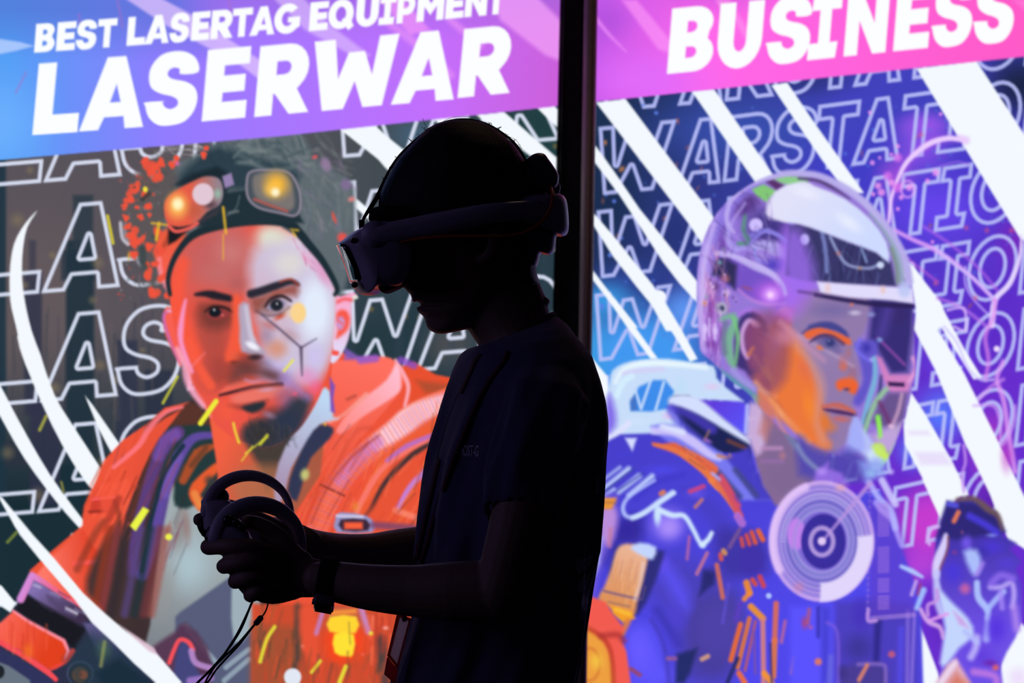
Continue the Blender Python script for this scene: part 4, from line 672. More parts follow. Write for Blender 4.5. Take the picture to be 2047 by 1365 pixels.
    c.poly([(0, 1000), (90, 1020), (170, 1110), (215, 1230), (215, 1420), (0, 1420)], (238, 160, 64), 1, 4, 2); c.line([(60, 1000), (160, 1070), (210, 1180), (225, 1400)], 9, (190, 60, 44), .85, 4); c.ring(60, 1240, 70, 110, 5, (206, 110, 50), .7, 3); B(110, 1220, 70, 90, (246, 200, 70), .8); c.line([(140, 1050), (250, 1040), (290, 1080)], 12, (170, 50, 50), .7, 5)
    # ---------------- chest right of the dial, dark panels
    F(*R8)
    c.poly([(250, 820), (520, 800), (800, 850), (810, 1400), (200, 1400)], (76, 62, 186), .9, 10); c.poly([(-60, 850), (220, 850), (240, 1400), (-60, 1400)], (92, 84, 255), .9, 8); B(420, 900, 100, 180, (70, 50, 190), .8); B(400, 1130, 160, 150, (62, 54, 150), .9); B(300, 1300, 60, 80, (44, 40, 120), .9); c.poly([(510, 930), (560, 930), (540, 1240), (500, 1240)], (44, 40, 130), .85, 5); c.poly([(150, 850), (210, 860), (200, 1365), (150, 1365)], (60, 56, 190), .6, 6)
    c.line([(130, 860), (130, 1050)], 8, (56, 50, 170), .8, 3); c.line([(190, 960), (260, 1030), (265, 1365)], 6, (130, 96, 226), .7, 3); c.line([(215, 1190), (205, 1365)], 10, (110, 110, 220), .7, 4); c.line([(735, 880), (730, 1365)], 6, (150, 120, 230), .8, 4); c.line([(780, 860), (760, 1365)], 6, (160, 130, 240), .7, 3); c.line([(690, 1000), (680, 1365)], 10, (90, 80, 250), .7, 6)
    c.poly([(280, 1260), (400, 1230), (560, 1240), (600, 1290), (590, 1400), (290, 1400)], (72, 60, 140), .8, 8); c.line([(400, 1240), (560, 1240), (585, 1290), (580, 1400)], 7, (140, 110, 200), .8, 3); c.line([(460, 1245), (405, 1345)], 8, (214, 130, 110), .95, 2); B(130, 1222, 36, 36, (220, 120, 100), 1, 0, .3); B(625, 1172, 36, 34, (190, 90, 130), 1, 0, .3); B(40, 960, 40, 70, (170, 70, 130), .9); c.line([(70, 870), (60, 960)], 7, (180, 90, 120), .8, 3); B(80, 990, 24, 24, (200, 90, 140), .8)
    # column of read-out cells and dotted frame
    c.poly([(470, 130), (640, 160), (700, 400), (720, 560), (770, 640), (790, 900), (480, 930)], (96, 62, 200), .6, 8)
    c.line([(520, 150), (560, 200), (630, 260), (660, 350), (690, 440)], (12, 14, 8), (170, 150, 250), .9, 3); c.line([(560, 0), (620, 110), (650, 160)], 14, (206, 200, 255), .9, 3); c.line([(470, 10), (540, 120), (620, 200), (650, 320)], 12, (180, 180, 255), .9, 3)
    for k in range(44):
        if 14 <= k <= 17 or k in (29, 30, 37): continue
        y = 160+k*16.4; x0, x1 = (535, 605)
        c.line([(x0, y), (x1, y-4)], 2.4, (176, 130, 226), .75, 1.2); 
    for k in range(22): B(480-k*.9, 60+k*40, 14, 22, (150, 112, 216), .6, 0, .2)
    for k in range(16): c.ring(490+k*19, 930-k*1.6, 9, 11, 1.8, (190, 150, 230), .8, 1.2)
    c.line([(468, 870), (466, 945), (520, 945)], 7, (196, 150, 230), .9, 2)
    # raised glove
    c.poly([(1000, 140), (1060, 170), (1070, 130), (1170, 120), (1270, 180), (1330, 220), (1390, 345), (1370, 370), (1470, 425), (1420, 460), (1500, 550), (1460, 600), (1500, 700), (1505, 940), (1460, 1060), (1400, 1160), (1360, 1250), (1380, 1420), (930, 1420), (960, 1240), (980, 1000), (930, 800), (905, 640), (915, 520), (920, 400), (960, 270)], ((60, 48, 160), (110, 80, 230), (1150, 250), (1200, 1000)), 1, 3)
    c.poly([(1000, 140), (1200, 160), (1330, 220), (1390, 345), (1200, 380), (1060, 400), (930, 380), (960, 260)], (46, 40, 116), .9, 6); c.line([(1070, 130), (1180, 125), (1270, 190), (1340, 240), (1370, 330)], (8, 14, 6), (110, 84, 90), .95, 4); c.line([(1150, 240), (1260, 300), (1330, 350)], 14, (74, 60, 220), .9, 4); c.line([(1010, 160), (1060, 170)], 10, (90, 86, 230), .9, 3)
    c.line([(1075, 215), (1045, 275)], 9, (226, 120, 90), 1, 2.5); B(1100, 350, 20, 20, (140, 80, 130), .8); B(1050, 485, 26, 20, (150, 60, 130), .8); B(1130, 420, 60, 80, (120, 90, 240), .9)
    c.line([(990, 370), (975, 440), (930, 560), (925, 640)], (8, 18, 14), (216, 206, 252), 1, 3); c.line([(1005, 380), (1000, 470), (950, 600)], 4, (150, 80, 80), .8, 2)
    B(1040, 620, 110, 130, (74, 56, 220), .9); B(1300, 450, 130, 80, (76, 56, 214), .9); B(1400, 560, 110, 70, (84, 64, 210), .9); B(1230, 480, 90, 60, (60, 50, 170), .7)
    c.poly([(1110, 480), (1200, 470), (1230, 570), (1200, 640), (1160, 620)], (176, 196, 255), .95, 6, 2); c.line([(1200, 630), (1240, 560)], 8, (170, 130, 240), .8, 4); B(1300, 370, 60, 20, (140, 150, 250), .8)
    c.line([(1200, 690), (1210, 790), (1270, 870), (1270, 930)], (12, 14, 10), (176, 196, 255), .95, 3); c.line([(1270, 870), (1330, 800), (1380, 750)], 11, (170, 190, 255), .9, 3); c.line([(1270, 930), (1265, 1070)], (8, 14), (180, 190, 255), .9, 4); c.line([(1290, 720), (1360, 720), (1430, 690), (1450, 760), (1440, 850)], 10, (190, 170, 250), .9, 4); c.line([(1300, 690), (1360, 640), (1440, 660)], 14, (146, 110, 240), .8, 5); c.line([(1360, 760), (1370, 860)], 10, (170, 140, 250), .8, 4); c.line([(1450, 860), (1470, 1000)], 14, (180, 140, 240), .8, 6)
    B(1120, 730, 60, 60, (200, 100, 170), .9, 0, .1); B(1330, 1000, 120, 160, (84, 50, 224), .85); B(1220, 1180, 160, 120, (96, 60, 220), .8)
    c.poly([(920, 640), (960, 740), (1050, 840), (1140, 930), (1180, 1040), (1080, 1130), (1000, 1240), (950, 1230), (985, 1000), (950, 820)], (196, 214, 254), 1, 5, 2); c.poly([(1040, 880), (1100, 930), (1150, 1000), (1080, 970)], (206, 160, 230), .9, 4); c.line([(925, 620), (930, 800), (960, 900)], 13, (196, 196, 252), .9, 4); c.line([(1200, 1060), (1190, 1130), (1160, 1190)], 14, (190, 180, 252), .9, 5); c.line([(1120, 1020), (1200, 1090)], 10, (180, 190, 252), .9, 4)
    c.poly([(940, 1340), (1000, 1240), (1060, 1200), (1090, 1250), (1180, 1400), (900, 1400)], (224, 170, 190), 1, 5); c.poly([(980, 1400), (1060, 1300), (1180, 1400)], (214, 120, 100), .9, 8); c.line([(930, 1400), (1050, 1230)], 12, (236, 216, 240), .9, 4); B(1325, 1260, 36, 34, (214, 100, 120), 1, 0, .2); c.line([(1180, 1290), (1320, 1320), (1330, 1400)], 14, (190, 120, 226), .9, 5); B(1290, 1230, 80, 40, (110, 30, 160), .7)
    # fold lines left of the glove
    c.line([(690, 580), (760, 610), (830, 650)], (7, 10, 6), (176, 200, 255), 1, 2.5, 0); c.line([(790, 680), (760, 770)], 7, (200, 170, 240), .9, 2.5); c.line([(840, 740), (795, 860)], (12, 9), (160, 190, 255), 1, 3); c.line([(820, 870), (870, 950), (950, 990), (970, 1060)], (8, 10, 6), (220, 176, 236), .9, 3); c.line([(930, 740), (930, 810), (870, 840), (870, 910)], 7, (200, 150, 230), .9, 2); c.line([(880, 945), (1000, 900)], 7, (226, 160, 240), .9, 2); c.line([(820, 700), (800, 770)], 5, (160, 70, 120), .8, 2); c.line([(880, 430), (870, 380), (900, 320), (940, 310)], 7, (214, 176, 246), .9, 2)
    # ---------------- neck
    F(*R5)
    c.poly([(1190, 540), (1280, 520), (1536, 560), (1700, 900), (1700, 1400), (1330, 1400), (1250, 1260), (1200, 1120), (1170, 960), (1200, 800)], (136, 106, 150), 1, 4); c.poly([(1260, 860), (1536, 900), (1700, 1365), (1400, 1365), (1260, 1260)], (128, 104, 148), .9, 12); c.poly([(1190, 700), (1250, 760), (1260, 980), (1200, 1060), (1150, 940), (1130, 920), (1150, 720)], (206, 176, 220), .95, 6, 2); c.poly([(1250, 770), (1310, 830), (1270, 960), (1220, 900)], (190, 120, 120), .8, 8); B(1320, 1120, 90, 130, (132, 104, 150), .6)
    c.line([(1140, 720), (1130, 900)], 8, (176, 184, 252), .9, 3); c.line([(1380, 860), (1450, 960), (1540, 1070), (1620, 1150)], (8, 18, 18), (116, 124, 170), .9, 4); c.line([(1250, 1010), (1370, 1010)], 9, (186, 140, 190), .8, 3); c.line([(1240, 1100), (1380, 1100)], 7, (150, 110, 170), .8, 3); B(1380, 1060, 40, 46, (180, 120, 140), .8)
    # ---------------- helmet glass
    F()
    HEL = [(1395, 640), (1393, 560), (1404, 487), (1433, 427), (1476, 385), (1522, 358), (1572, 345), (1620, 346), (1664, 360), (1706, 384), (1746, 414), (1782, 457), (1808, 513), (1822, 563), (1826, 620), (1829, 680), (1828, 750), (1818, 800), (1800, 860), (1775, 915), (1750, 940), (1700, 920), (1640, 900), (1560, 860), (1500, 790), (1460, 760), (1420, 720), (1400, 700)]
    c.cm = c.mask(HEL, 2)
    c.poly(HEL, (150, 120, 216), 1, 2, 2)
    F(*R3)
    B(900, 800, 240, 420, (150, 120, 220), .9, 20, .3); B(1000, 640, 140, 90, (92, 60, 140), .95, -30, .2); B(1180, 760, 260, 170, (64, 52, 130), .95, 0, .3); B(870, 720, 60, 200, (120, 90, 200), .8, 25); B(860, 880, 60, 160, (110, 70, 170), .8)
    c.line([(830, 700), (760, 860), (730, 1100), (720, 1365)], (26, 34, 30), (176, 150, 236), .8, 8); c.line([(1150, 470), (980, 580), (870, 700), (790, 850)], (10, 20, 18), (140, 120, 226), .8, 6); c.line([(905, 760), (890, 830), (940, 900), (1010, 890)], 11, (166, 150, 236), .9, 3)
    c.poly([(1040, 540), (1110, 510), (1190, 550), (1130, 620), (1070, 580)], (130, 200, 120), 1, 3); c.poly([(1160, 480), (1250, 455), (1380, 470), (1380, 520), (1260, 515), (1200, 500)], (140, 204, 140), 1, 4); c.poly([(1120, 490), (1170, 480), (1240, 520), (1190, 545)], (90, 50, 110), 1, 3); c.line([(1000, 700), (990, 790), (1020, 860), (960, 870)], (6, 10, 8), (90, 150, 130), .9, 3)
    c.poly([(1130, 640), (1170, 575), (1290, 515), (1400, 510), (1400, 760), (1280, 735), (1140, 720)], (222, 214, 248), 1, 4, 2)
    B(1065, 757, 52, 50, (206, 190, 255), 1, 0, .6); c.line([(1040, 820), (1120, 790), (1200, 820), (1260, 880)], 9, (130, 120, 220), .95, 2.5); c.line([(1250, 720), (1290, 760), (1270, 880)], 8, (130, 130, 220), .9, 2.5); c.line([(1050, 890), (1140, 880), (1220, 920), (1280, 960)], (16, 24, 14), (176, 164, 236), .95, 4); c.line([(1060, 900), (1060, 940), (1090, 980)], 6, (150, 150, 236), .9, 2); B(1180, 1000, 130, 70, (76, 60, 190), .9)
    c.poly([(1280, 840), (1400, 800), (1400, 1250), (1280, 1220), (1230, 1120), (1270, 980)], (166, 110, 240), .9, 14, 2); B(1350, 850, 24, 30, (226, 210, 255), 1, 0, .4)
    c.poly([(830, 920), (920, 930), (1080, 1010), (1200, 1080), (1260, 1200), (1200, 1260), (1020, 1200), (900, 1130), (800, 1060), (810, 980)], (118, 84, 200), 1, 4); c.line([(820, 930), (900, 935), (1060, 1010), (1180, 1070), (1240, 1180)], (8, 14, 12), (190, 176, 240), .95, 3); c.poly([(810, 980), (870, 950), (950, 1000), (940, 1150), (860, 1080), (800, 1060)], (44, 44, 86), .95, 5); B(845, 985, 24, 24, (130, 180, 190), .9)
    B(1160, 1170, 170, 120, (190, 96, 236), .95); B(1160, 1180, 60, 54, (236, 180, 255), 1, 0, .1); c.line([(960, 1150), (1040, 1210), (1150, 1240), (1240, 1230)], 6, (200, 140, 226), .7, 3); B(1010, 1140, 60, 20, (160, 80, 120), .7, 15)
    B(770, 1150, 70, 120, (226, 170, 230), .8); B(800, 1260, 70, 140, (150, 80, 180), .9); B(880, 1080, 50, 40, (170, 100, 110), .8); B(885, 1170, 34, 34, (220, 190, 240), .95, 0, .3); B(750, 1232, 24, 26, (236, 150, 100), 1, 0, .4); B(820, 1130, 30, 60, (80, 40, 100), .8); c.strokes(26, 730, 1080, 880, 1360, 92, 90, 6, [(120, 60, 150), (210, 150, 226), (90, 50, 130)], .6, 2, 10)
    c.strokes(70, 740, 560, 1240, 1000, 60, 130, 6, [(206, 190, 250), (70, 50, 120), (150, 120, 220), (110, 80, 180), (60, 46, 110)], .5, 2, 50); c.strokes(40, 720, 900, 900, 1365, 80, 120, 6, [(230, 170, 226), (110, 60, 140), (150, 100, 210), (236, 150, 150)], .5, 2, 30)
    c.spatter(30, 740, 900, 950, 1300, 6, 16, [(240, 210, 250), (70, 40, 90), (210, 110, 190), (120, 190, 150)], .7, .3); c.line([(960, 560), (900, 640), (890, 740), (930, 800)], (6, 10, 6), (206, 190, 250), .7, 3)
    F(*R5)
    B(960, 55, 60, 60, (176, 170, 200), 1, 0, .5); B(965, 55, 26, 28, (50, 60, 96), 1, 0, .4); B(900, 250, 110, 230, (176, 110, 216), .75); c.strokes(36, 810, 60, 960, 460, 93, 120, 7, [(120, 60, 160), (220, 180, 240), (96, 60, 150), (176, 110, 220)], .6, 2, 8); B(850, 200, 26, 50, (226, 206, 255), .95, 0, .3); B(920, 210, 26, 40, (222, 206, 255), .9, 0, .3); B(890, 300, 50, 40, (110, 50, 150), .8)
    c.line([(960, 130), (1030, 110), (1060, 160), (1010, 260), (1020, 380), (1050, 440)], (8, 20, 16), (120, 180, 150), .95, 4); c.line([(990, 160), (975, 260), (985, 360)], 12, (110, 120, 150), .8, 4)
    c.line([(1090, 100), (1150, 70), (1230, 100), (1290, 200), (1310, 330), (1260, 460)], (8, 12, 8), (176, 120, 230), .9, 4); c.poly([(1070, 180), (1100, 110), (1180, 80), (1270, 150), (1300, 300), (1270, 480), (1200, 560), (1120, 480), (1060, 440), (1050, 280)], (66, 50, 120), 1, 4, 2)
    c.poly([(1130, 160), (1190, 140), (1250, 200), (1290, 330), (1250, 450), (1170, 470), (1130, 380), (1110, 250)], (128, 66, 124), 1, 6, 2); c.line([(1210, 170), (1150, 140), (1105, 220), (1110, 330), (1140, 390)], (10, 9, 9), (206, 160, 220), .95, 3); c.line([(1150, 370), (1180, 325)], 8, (220, 130, 90), .9, 2.5); B(1190, 160, 36, 34, (214, 150, 200), .9); B(1270, 320, 30, 90, (190, 90, 90), .7)
    # cheek and jaw in orange
    c.poly([(1290, 180), (1400, 60), (1536, 20), (1600, 20), (1720, 300), (1720, 860), (1620, 950), (1500, 900), (1380, 820), (1220, 620), (1180, 520), (1260, 440)], (196, 104, 92), 1, 8); B(1350, 300, 150, 200, (214, 130, 160), .8); B(1270, 560, 110, 90, (166, 84, 96), .9); B(1480, 620, 170, 230, (238, 128, 56), 1, -20, .1); B(1400, 100, 150, 100, (190, 100, 226), .9); B(1500, 330, 60, 160, (214, 96, 90), .8)
    c.line([(1340, 210), (1420, 290), (1536, 380), (1620, 500)], (8, 16, 16), (226, 140, 140), .8, 6); c.line([(1200, 560), (1300, 690), (1420, 820), (1560, 950)], (10, 14, 16), (246, 176, 130), .9, 4); B(1345, 645, 40, 50, (250, 196, 170), .95, 0, .1); c.line([(1220, 610), (1340, 650)], 6, (240, 170, 140), .8, 3); c.line([(1400, 440), (1340, 560), (1330, 640)], 10, (240, 150, 110), .7, 6); B(1220, 660, 30, 70, (232, 130, 80), .9)
    c.line([(920, 490), (1000, 540), (1100, 610), (1200, 680)], (20, 24, 20), (90, 150, 176), .95, 5); c.line([(1040, 480), (1100, 540), (1190, 600)], 12, (160, 150, 226), .9, 4); c.line([(930, 540), (1050, 620), (1150, 680)], 10, (70, 90, 140), .9, 4); B(1030, 590, 40, 20, (60, 50, 130), .9, 30)
    c.strokes(50, 1220, 420, 1560, 880, 55, 200, 12, [(240, 150, 70), (214, 96, 60), (250, 176, 110), (196, 84, 84), (236, 120, 50)], .5, 5, 18); c.poly([(1220, 640), (1290, 660), (1330, 800), (1260, 780), (1210, 720)], (220, 120, 90), .8, 6, 2); c.strokes(16, 1280, 120, 1560, 440, 40, 200, 12, [(206, 130, 200), (240, 160, 150), (214, 110, 150)], .5, 6, 12)
    # face
    F(*R6)
    c.poly([(0, -60), (420, -60), (440, 60), (400, 200), (340, 260), (360, 330), (380, 480), (350, 560), (330, 620), (340, 700), (320, 780), (290, 860), (220, 930), (150, 920), (90, 860), (140, 640), (60, 400), (-60, 200)], (146, 122, 172), 1, 6)
    B(200, 60, 220, 80, (120, 106, 166), .9); B(150, 340, 180, 120, (150, 128, 176), .9); B(330, 430, 60, 90, (156, 110, 140), .8)
    c.poly([(-60, 180), (60, 380), (130, 560), (140, 700), (190, 860), (160, 910), (60, 860), (-80, 700), (-160, 500)], (236, 120, 60), 1, 10, 2); c.line([(-60, 230), (60, 360), (130, 520), (110, 700), (150, 860)], (14, 22, 18), (214, 150, 140), .6, 8); B(160, 740, 60, 110, (230, 120, 50), .95, -10); B(60, 640, 60, 160, (246, 136, 50), .8, -10); B(30, 420, 60, 120, (226, 110, 80), .7, -25)
    c.poly([(30, 200), (110, 165), (200, 190), (300, 225), (310, 270), (240, 250), (150, 200), (60, 240)], (226, 100, 76), 1, 4); B(280, 245, 40, 34, (220, 96, 60), .95); c.line([(70, 165), (150, 152), (230, 170), (290, 215)], (10, 17, 8), (66, 70, 150), 1, 4)
    B(185, 255, 100, 56, (96, 84, 150), .95, 10, .1); B(175, 250, 46, 36, (72, 76, 150), 1, 0, .3); B(125, 280, 34, 24, (220, 110, 90), .9, 20); c.line([(80, 250), (140, 222), (220, 230), (270, 270)], (3, 6, 4), (80, 60, 110), .9, 3); B(230, 310, 60, 30, (110, 96, 160), .7)
    B(270, 400, 40, 46, (222, 110, 70), .9); c.poly([(225, 500), (260, 475), (330, 480), (360, 510), (350, 570), (310, 560), (280, 535), (250, 550), (230, 530)], (238, 100, 50), 1, 4, 2); B(290, 540, 34, 18, (90, 60, 100), .9); B(300, 320, 30, 60, (176, 110, 120), .7)
    c.line([(150, 645), (220, 640), (290, 660), (330, 680)], (8, 12, 8), (206, 110, 100), .9, 4); c.line([(170, 665), (250, 680), (340, 690)], (4, 8, 5), (90, 50, 110), .95, 3); B(260, 720, 80, 28, (176, 100, 120), .8); B(200, 810, 60, 60, (140, 116, 170), .8); B(160, 880, 60, 30, (220, 130, 90), .8)
    c.line([(0, 215), (160, 300), (330, 400)], 5, (210, 180, 210), .5, 4); c.poly([(420, -40), (700, -20), (690, 200), (660, 440), (560, 450), (470, 300), (420, 240), (440, 60)], (52, 44, 116), .97, 8); B(600, 90, 100, 90, (58, 44, 110), .9); c.line([(500, 200), (540, 60)], 20, (90, 70, 170), .6, 10)
    c.poly([(340, 260), (420, 240), (480, 260), (460, 420), (420, 560), (370, 640), (330, 620), (350, 560), (390, 480), (360, 330)], (96, 84, 200), .95, 5, 2); B(410, 290, 46, 50, (60, 52, 170), .9); c.line([(480, 230), (640, 390)], 6, (130, 70, 160), .95, 2.5); c.line([(370, 240), (350, 300), (400, 350), (450, 370)], 7, (120, 110, 240), .8, 3); B(450, 360, 34, 24, (190, 190, 250), .95); B(490, 240, 30, 24, (120, 170, 230), .9)
    c.line([(460, 350), (460, 480), (420, 620), (390, 740)], (9, 11, 10), (120, 180, 220), .95, 3); c.line([(500, 460), (480, 600), (420, 700), (400, 800)], (6, 8, 8), (60, 56, 120), .9, 3); c.line([(540, 530), (480, 600), (430, 700), (390, 820)], (11, 12, 9), (150, 196, 160), .95, 3)
    c.poly([(470, 340), (500, 350), (550, 450), (680, 450), (720, 360), (700, 340), (720, 440), (680, 500), (660, 560), (560, 560), (520, 500)], (214, 130, 196), .95, 4); c.poly([(540, 495), (640, 500), (640, 525), (545, 520)], (50, 30, 80), 1, 2.5); c.line([(690, 350), (710, 420), (670, 490)], 7, (226, 160, 220), .9, 3)
    c.poly([(540, 560), (660, 560), (640, 700), (600, 800), (480, 760), (440, 740), (480, 640)], (104, 82, 140), .95, 6); c.line([(625, 570), (600, 680), (560, 770)], (7, 8, 8), (190, 150, 190), .95, 3); c.line([(490, 620), (530, 700), (560, 770)], 8, (110, 50, 110), .8, 4); c.poly([(560, 760), (640, 740), (600, 860), (560, 930), (470, 900), (440, 820)], (196, 170, 220), .9, 8); B(560, 765, 30, 24, (226, 190, 226), .9, 0, .2)
    c.line([(480, 710), (490, 790)], (11, 7), (130, 226, 90), 1, 3); c.line([(455, 880), (500, 890), (530, 950)], (10, 12, 8), (190, 226, 100), .95, 3); c.line([(590, 870), (550, 970), (510, 1040)], (6, 11, 9), (150, 226, 180), .95, 3); c.poly([(340, 700), (390, 780), (450, 860), (440, 980), (360, 920), (300, 860)], (184, 196, 250), .95, 5, 2); c.poly([(420, 920), (480, 890), (530, 970), (480, 1040), (420, 1000)], (206, 226, 250), .95, 5, 2)
    F(1380, 330, 2.1)
    B(580, 752, 66, 34, (104, 98, 156), .95, 12, .2); B(588, 746, 28, 24, (54, 58, 120), 1, 0, .3); B(544, 768, 24, 14, (226, 120, 80), .95, 15, .1); B(582, 738, 6, 6, (190, 190, 230), .8); c.line([(500, 745), (540, 716), (600, 714), (650, 748)], (3, 5, 3), (70, 50, 100), .9, 2); c.poly([(480, 700), (540, 680), (640, 712), (676, 740), (660, 752), (600, 712), (540, 704), (490, 730)], (232, 104, 60), .95, 3, 2)
    c.line([(470, 705), (520, 676), (590, 672), (650, 700)], (3, 8, 5), (70, 70, 140), .9, 3); B(640, 830, 30, 50, (190, 110, 120), .7); B(670, 900, 40, 30, (232, 104, 60), .6); c.line([(690, 780), (700, 860), (716, 920)], 4, (150, 130, 190), .6, 3)
    c.line([(556, 1018), (610, 1004), (650, 1016), (690, 1040)], (4, 7, 4), (196, 100, 90), .9, 3); c.line([(560, 1026), (620, 1034), (694, 1052)], (3, 5, 4), (70, 40, 96), .95, 2); B(630, 1066, 60, 22, (200, 110, 110), .8, 6); B(590, 1100, 50, 40, (214, 120, 70), .7)
    c.poly([(270, 620), (400, 640), (420, 760), (400, 900), (330, 960), (270, 900), (250, 840)], (140, 76, 110), .7, 12, 2); B(400, 720, 70, 60, (206, 130, 160), .7); c.line([(380, 660), (470, 740), (560, 820)], (10, 14, 6), (214, 150, 180), .6, 6)
    c.poly([(400, 230), (450, 300), (500, 420), (500, 560), (430, 640), (380, 560), (380, 400)], (170, 108, 236), .75, 16, 2); B(336, 545, 60, 56, (214, 150, 255), .9); B(336, 545, 22, 22, (250, 210, 255), 1, 0, .2)
    c.line([(416, 236), (430, 330), (420, 420)], 5, (130, 120, 220), .8, 2); B(480, 310, 24, 28, (220, 205, 255), .95, 0, .4); c.line([(250, 330), (310, 280), (380, 300), (440, 350)], (4, 7, 5), (140, 130, 230), .9, 2); c.line([(130, 380), (190, 385), (300, 430), (380, 490), (400, 540)], (5, 9, 6), (196, 180, 245), .9, 2.5)
    c.line([(100, 250), (60, 400), (44, 620), (60, 780)], (8, 12, 6), (206, 186, 250), .8, 5); c.line([(150, 160), (260, 80), (400, 40), (520, 44)], (5, 8, 5), (196, 180, 246), .85, 3); c.line([(230, 160), (170, 250), (160, 330), (200, 360)], 5, (180, 160, 240), .8, 3)
    for x, y, w_, h_ in ((60, 700, 12, 60), (80, 680, 10, 70), (104, 700, 12, 60)): c.line([(x, y-h_/2), (x, y+h_/2)], w_/2.1, (216, 190, 250), .85, 2)
    c.strokes(26, 40, 560, 130, 780, 90, 50, 4, [(96, 40, 130), (216, 170, 240), (150, 70, 170)], .7, 1.5, 6); c.line([(180, 640), (200, 720), (190, 830)], (5, 8, 5), (120, 200, 130), .9, 3)
    c.line([(560, 40), (650, 90), (760, 190), (850, 320), (900, 470)], (4, 6, 5), (224, 226, 255), .8, 2)
    c.poly([(785, 1060), (800, 1080), (806, 1140), (790, 1150)], (150, 240, 90), .95, 3); c.poly([(760, 1180), (790, 1180), (830, 1215), (862, 1180), (858, 1220), (820, 1290), (800, 1300), (812, 1240), (780, 1215)], (200, 236, 90), .9, 4); c.poly([(800, 1240), (850, 1230), (830, 1300), (800, 1320)], (150, 230, 200), .8, 5)
    c.cm = None
    # rim details in front
    F(*R6)
    c.poly([(340, 700), (380, 780), (400, 900), (340, 930), (280, 960), (290, 860)], (160, 170, 250), .8, 5, 2)
    F(*R6); c.poly([(0, 820), (60, 880), (150, 920), (240, 930), (300, 900), (400, 960), (420, 1040), (380, 1100), (200, 1090), (0, 1060)], (82, 72, 176), .92, 10, 2); c.line([(-10, 880), (40, 960), (130, 1040)], 9, (130, 140, 190), .9, 4); c.poly([(100, 1040), (180, 980), (180, 1020), (260, 1050), (300, 1120), (90, 1100)], (150, 110, 230), .9, 5); B(140, 1040, 50, 40, (180, 140, 246), .9); c.poly([(360, 980), (480, 960), (540, 1000), (520, 1060), (400, 1100)], (140, 160, 240), .8, 8); B(440, 1050, 60, 50, (150, 190, 240), .8); B(560, 1040, 30, 30, (190, 170, 250), .9)
    F(*R4)
    c.poly([(0, 750), (140, 795), (300, 860), (470, 920), (560, 985), (590, 1130), (300, 1120), (0, 1090), (-80, 1060), (-60, 760)], (58, 56, 106), 1, 4); c.strokes(60, 0, 820, 540, 1110, 85, 110, 5, [(96, 110, 170), (30, 34, 70), (120, 130, 190), (70, 70, 120)], .7, 1.5, 30)
    c.line([(140, 800), (160, 900), (170, 1040)], 8, (120, 130, 196), .9, 2.5); c.line([(190, 830), (240, 930), (300, 1000), (420, 1020), (480, 1000)], 6, (150, 160, 210), .9, 2); c.line([(380, 900), (410, 980)], 5, (130, 150, 200), .9, 2); B(495, 1000, 30, 30, (214, 226, 255), .95, 0, .4); B(35, 845, 36, 44, (206, 210, 255), 1, 0, .5); c.poly([(-80, 800), (0, 780), (60, 900), (100, 1090), (-40, 1200), (-100, 1000)], (158, 110, 240), .8, 16, 2); B(240, 930, 24, 24, (190, 110, 110), .7); B(370, 1020, 24, 18, (190, 130, 90), .7)
    c.poly([(-150, 560), (0, 500), (120, 530), (280, 600), (430, 720), (530, 860), (545, 985), (470, 925), (300, 860), (130, 795), (0, 750), (-150, 720)], ((226, 226, 250), (206, 218, 255), (0, 520), (400, 860)), 1, 3, 2); B(40, 560, 150, 60, (236, 236, 255), .9, 20); B(300, 740, 150, 60, (232, 238, 255), .9, 35)
    c.line([(0, 475), (120, 490), (220, 540), (310, 600)], (5, 8, 2), (84, 66, 120), .95, 2.5); c.line([(-260, 500), (-100, 440), (0, 440), (130, 460), (300, 545), (450, 670), (560, 810), (640, 960), (670, 1100)], (4, 10, 15, 16, 16), (186, 176, 236), .95, 3); c.line([(430, 690), (520, 800), (600, 950), (625, 1100)], (4, 10, 12), (146, 166, 190), .9, 3); c.line([(560, 900), (590, 1000), (600, 1110)], 8, (120, 150, 130), .8, 3)
    c.poly([(110, 1100), (300, 1115), (600, 1135), (690, 1145), (700, 1235), (560, 1215), (300, 1195), (130, 1165)], (226, 220, 252), 1, 3); B(640, 1150, 60, 70, (190, 200, 246), .9, 0, .3); c.line([(100, 1180), (300, 1215), (500, 1240), (690, 1250)], (7, 10, 8), (44, 34, 84), .95, 2.5); B(510, 1150, 26, 40, (236, 190, 170), .7); B(175, 1140, 30, 50, (240, 196, 190), .7); B(320, 1240, 20, 20, (210, 120, 100), .9); c.line([(0, 1160), (130, 1180)], 6, (90, 60, 130), .7, 3)
    B(340, 1290, 60, 26, (206, 196, 226), .9); B(440, 1300, 40, 26, (150, 160, 220), .8)
    # dial
    F(*R8)
    B(155, 410, 400, 450, (150, 110, 236), .55, 0, .5); B(155, 410, 345, 400, (128, 108, 214), .97, 0, .92)
    for r, col, w in [(.985, (206, 170, 240), 9), (.93, (160, 140, 226), 5), (.88, (206, 176, 240), 3), (.84, (150, 130, 220), 3), (.80, (190, 170, 236), 3), (.76, (140, 126, 214), 4), (.72, (170, 156, 230), 3), (.66, (110, 104, 196), 6), (.62, (160, 150, 226), 4), (.57, (120, 112, 204), 5), (.52, (176, 166, 230), 3)]: c.ring(155, 410, 345*r, 400*r, w, col, .9, 2)
    B(-18, 362, 72, 126, (196, 132, 238), .95, 0, .7); c.ring(155, 410, 330, 385, 16, (228, 196, 250), .9, 4, 0, (150, 250))
    B(165, 412, 158, 196, (58, 46, 156), 1, 0, .9); B(160, 470, 150, 130, (64, 50, 170), .6)
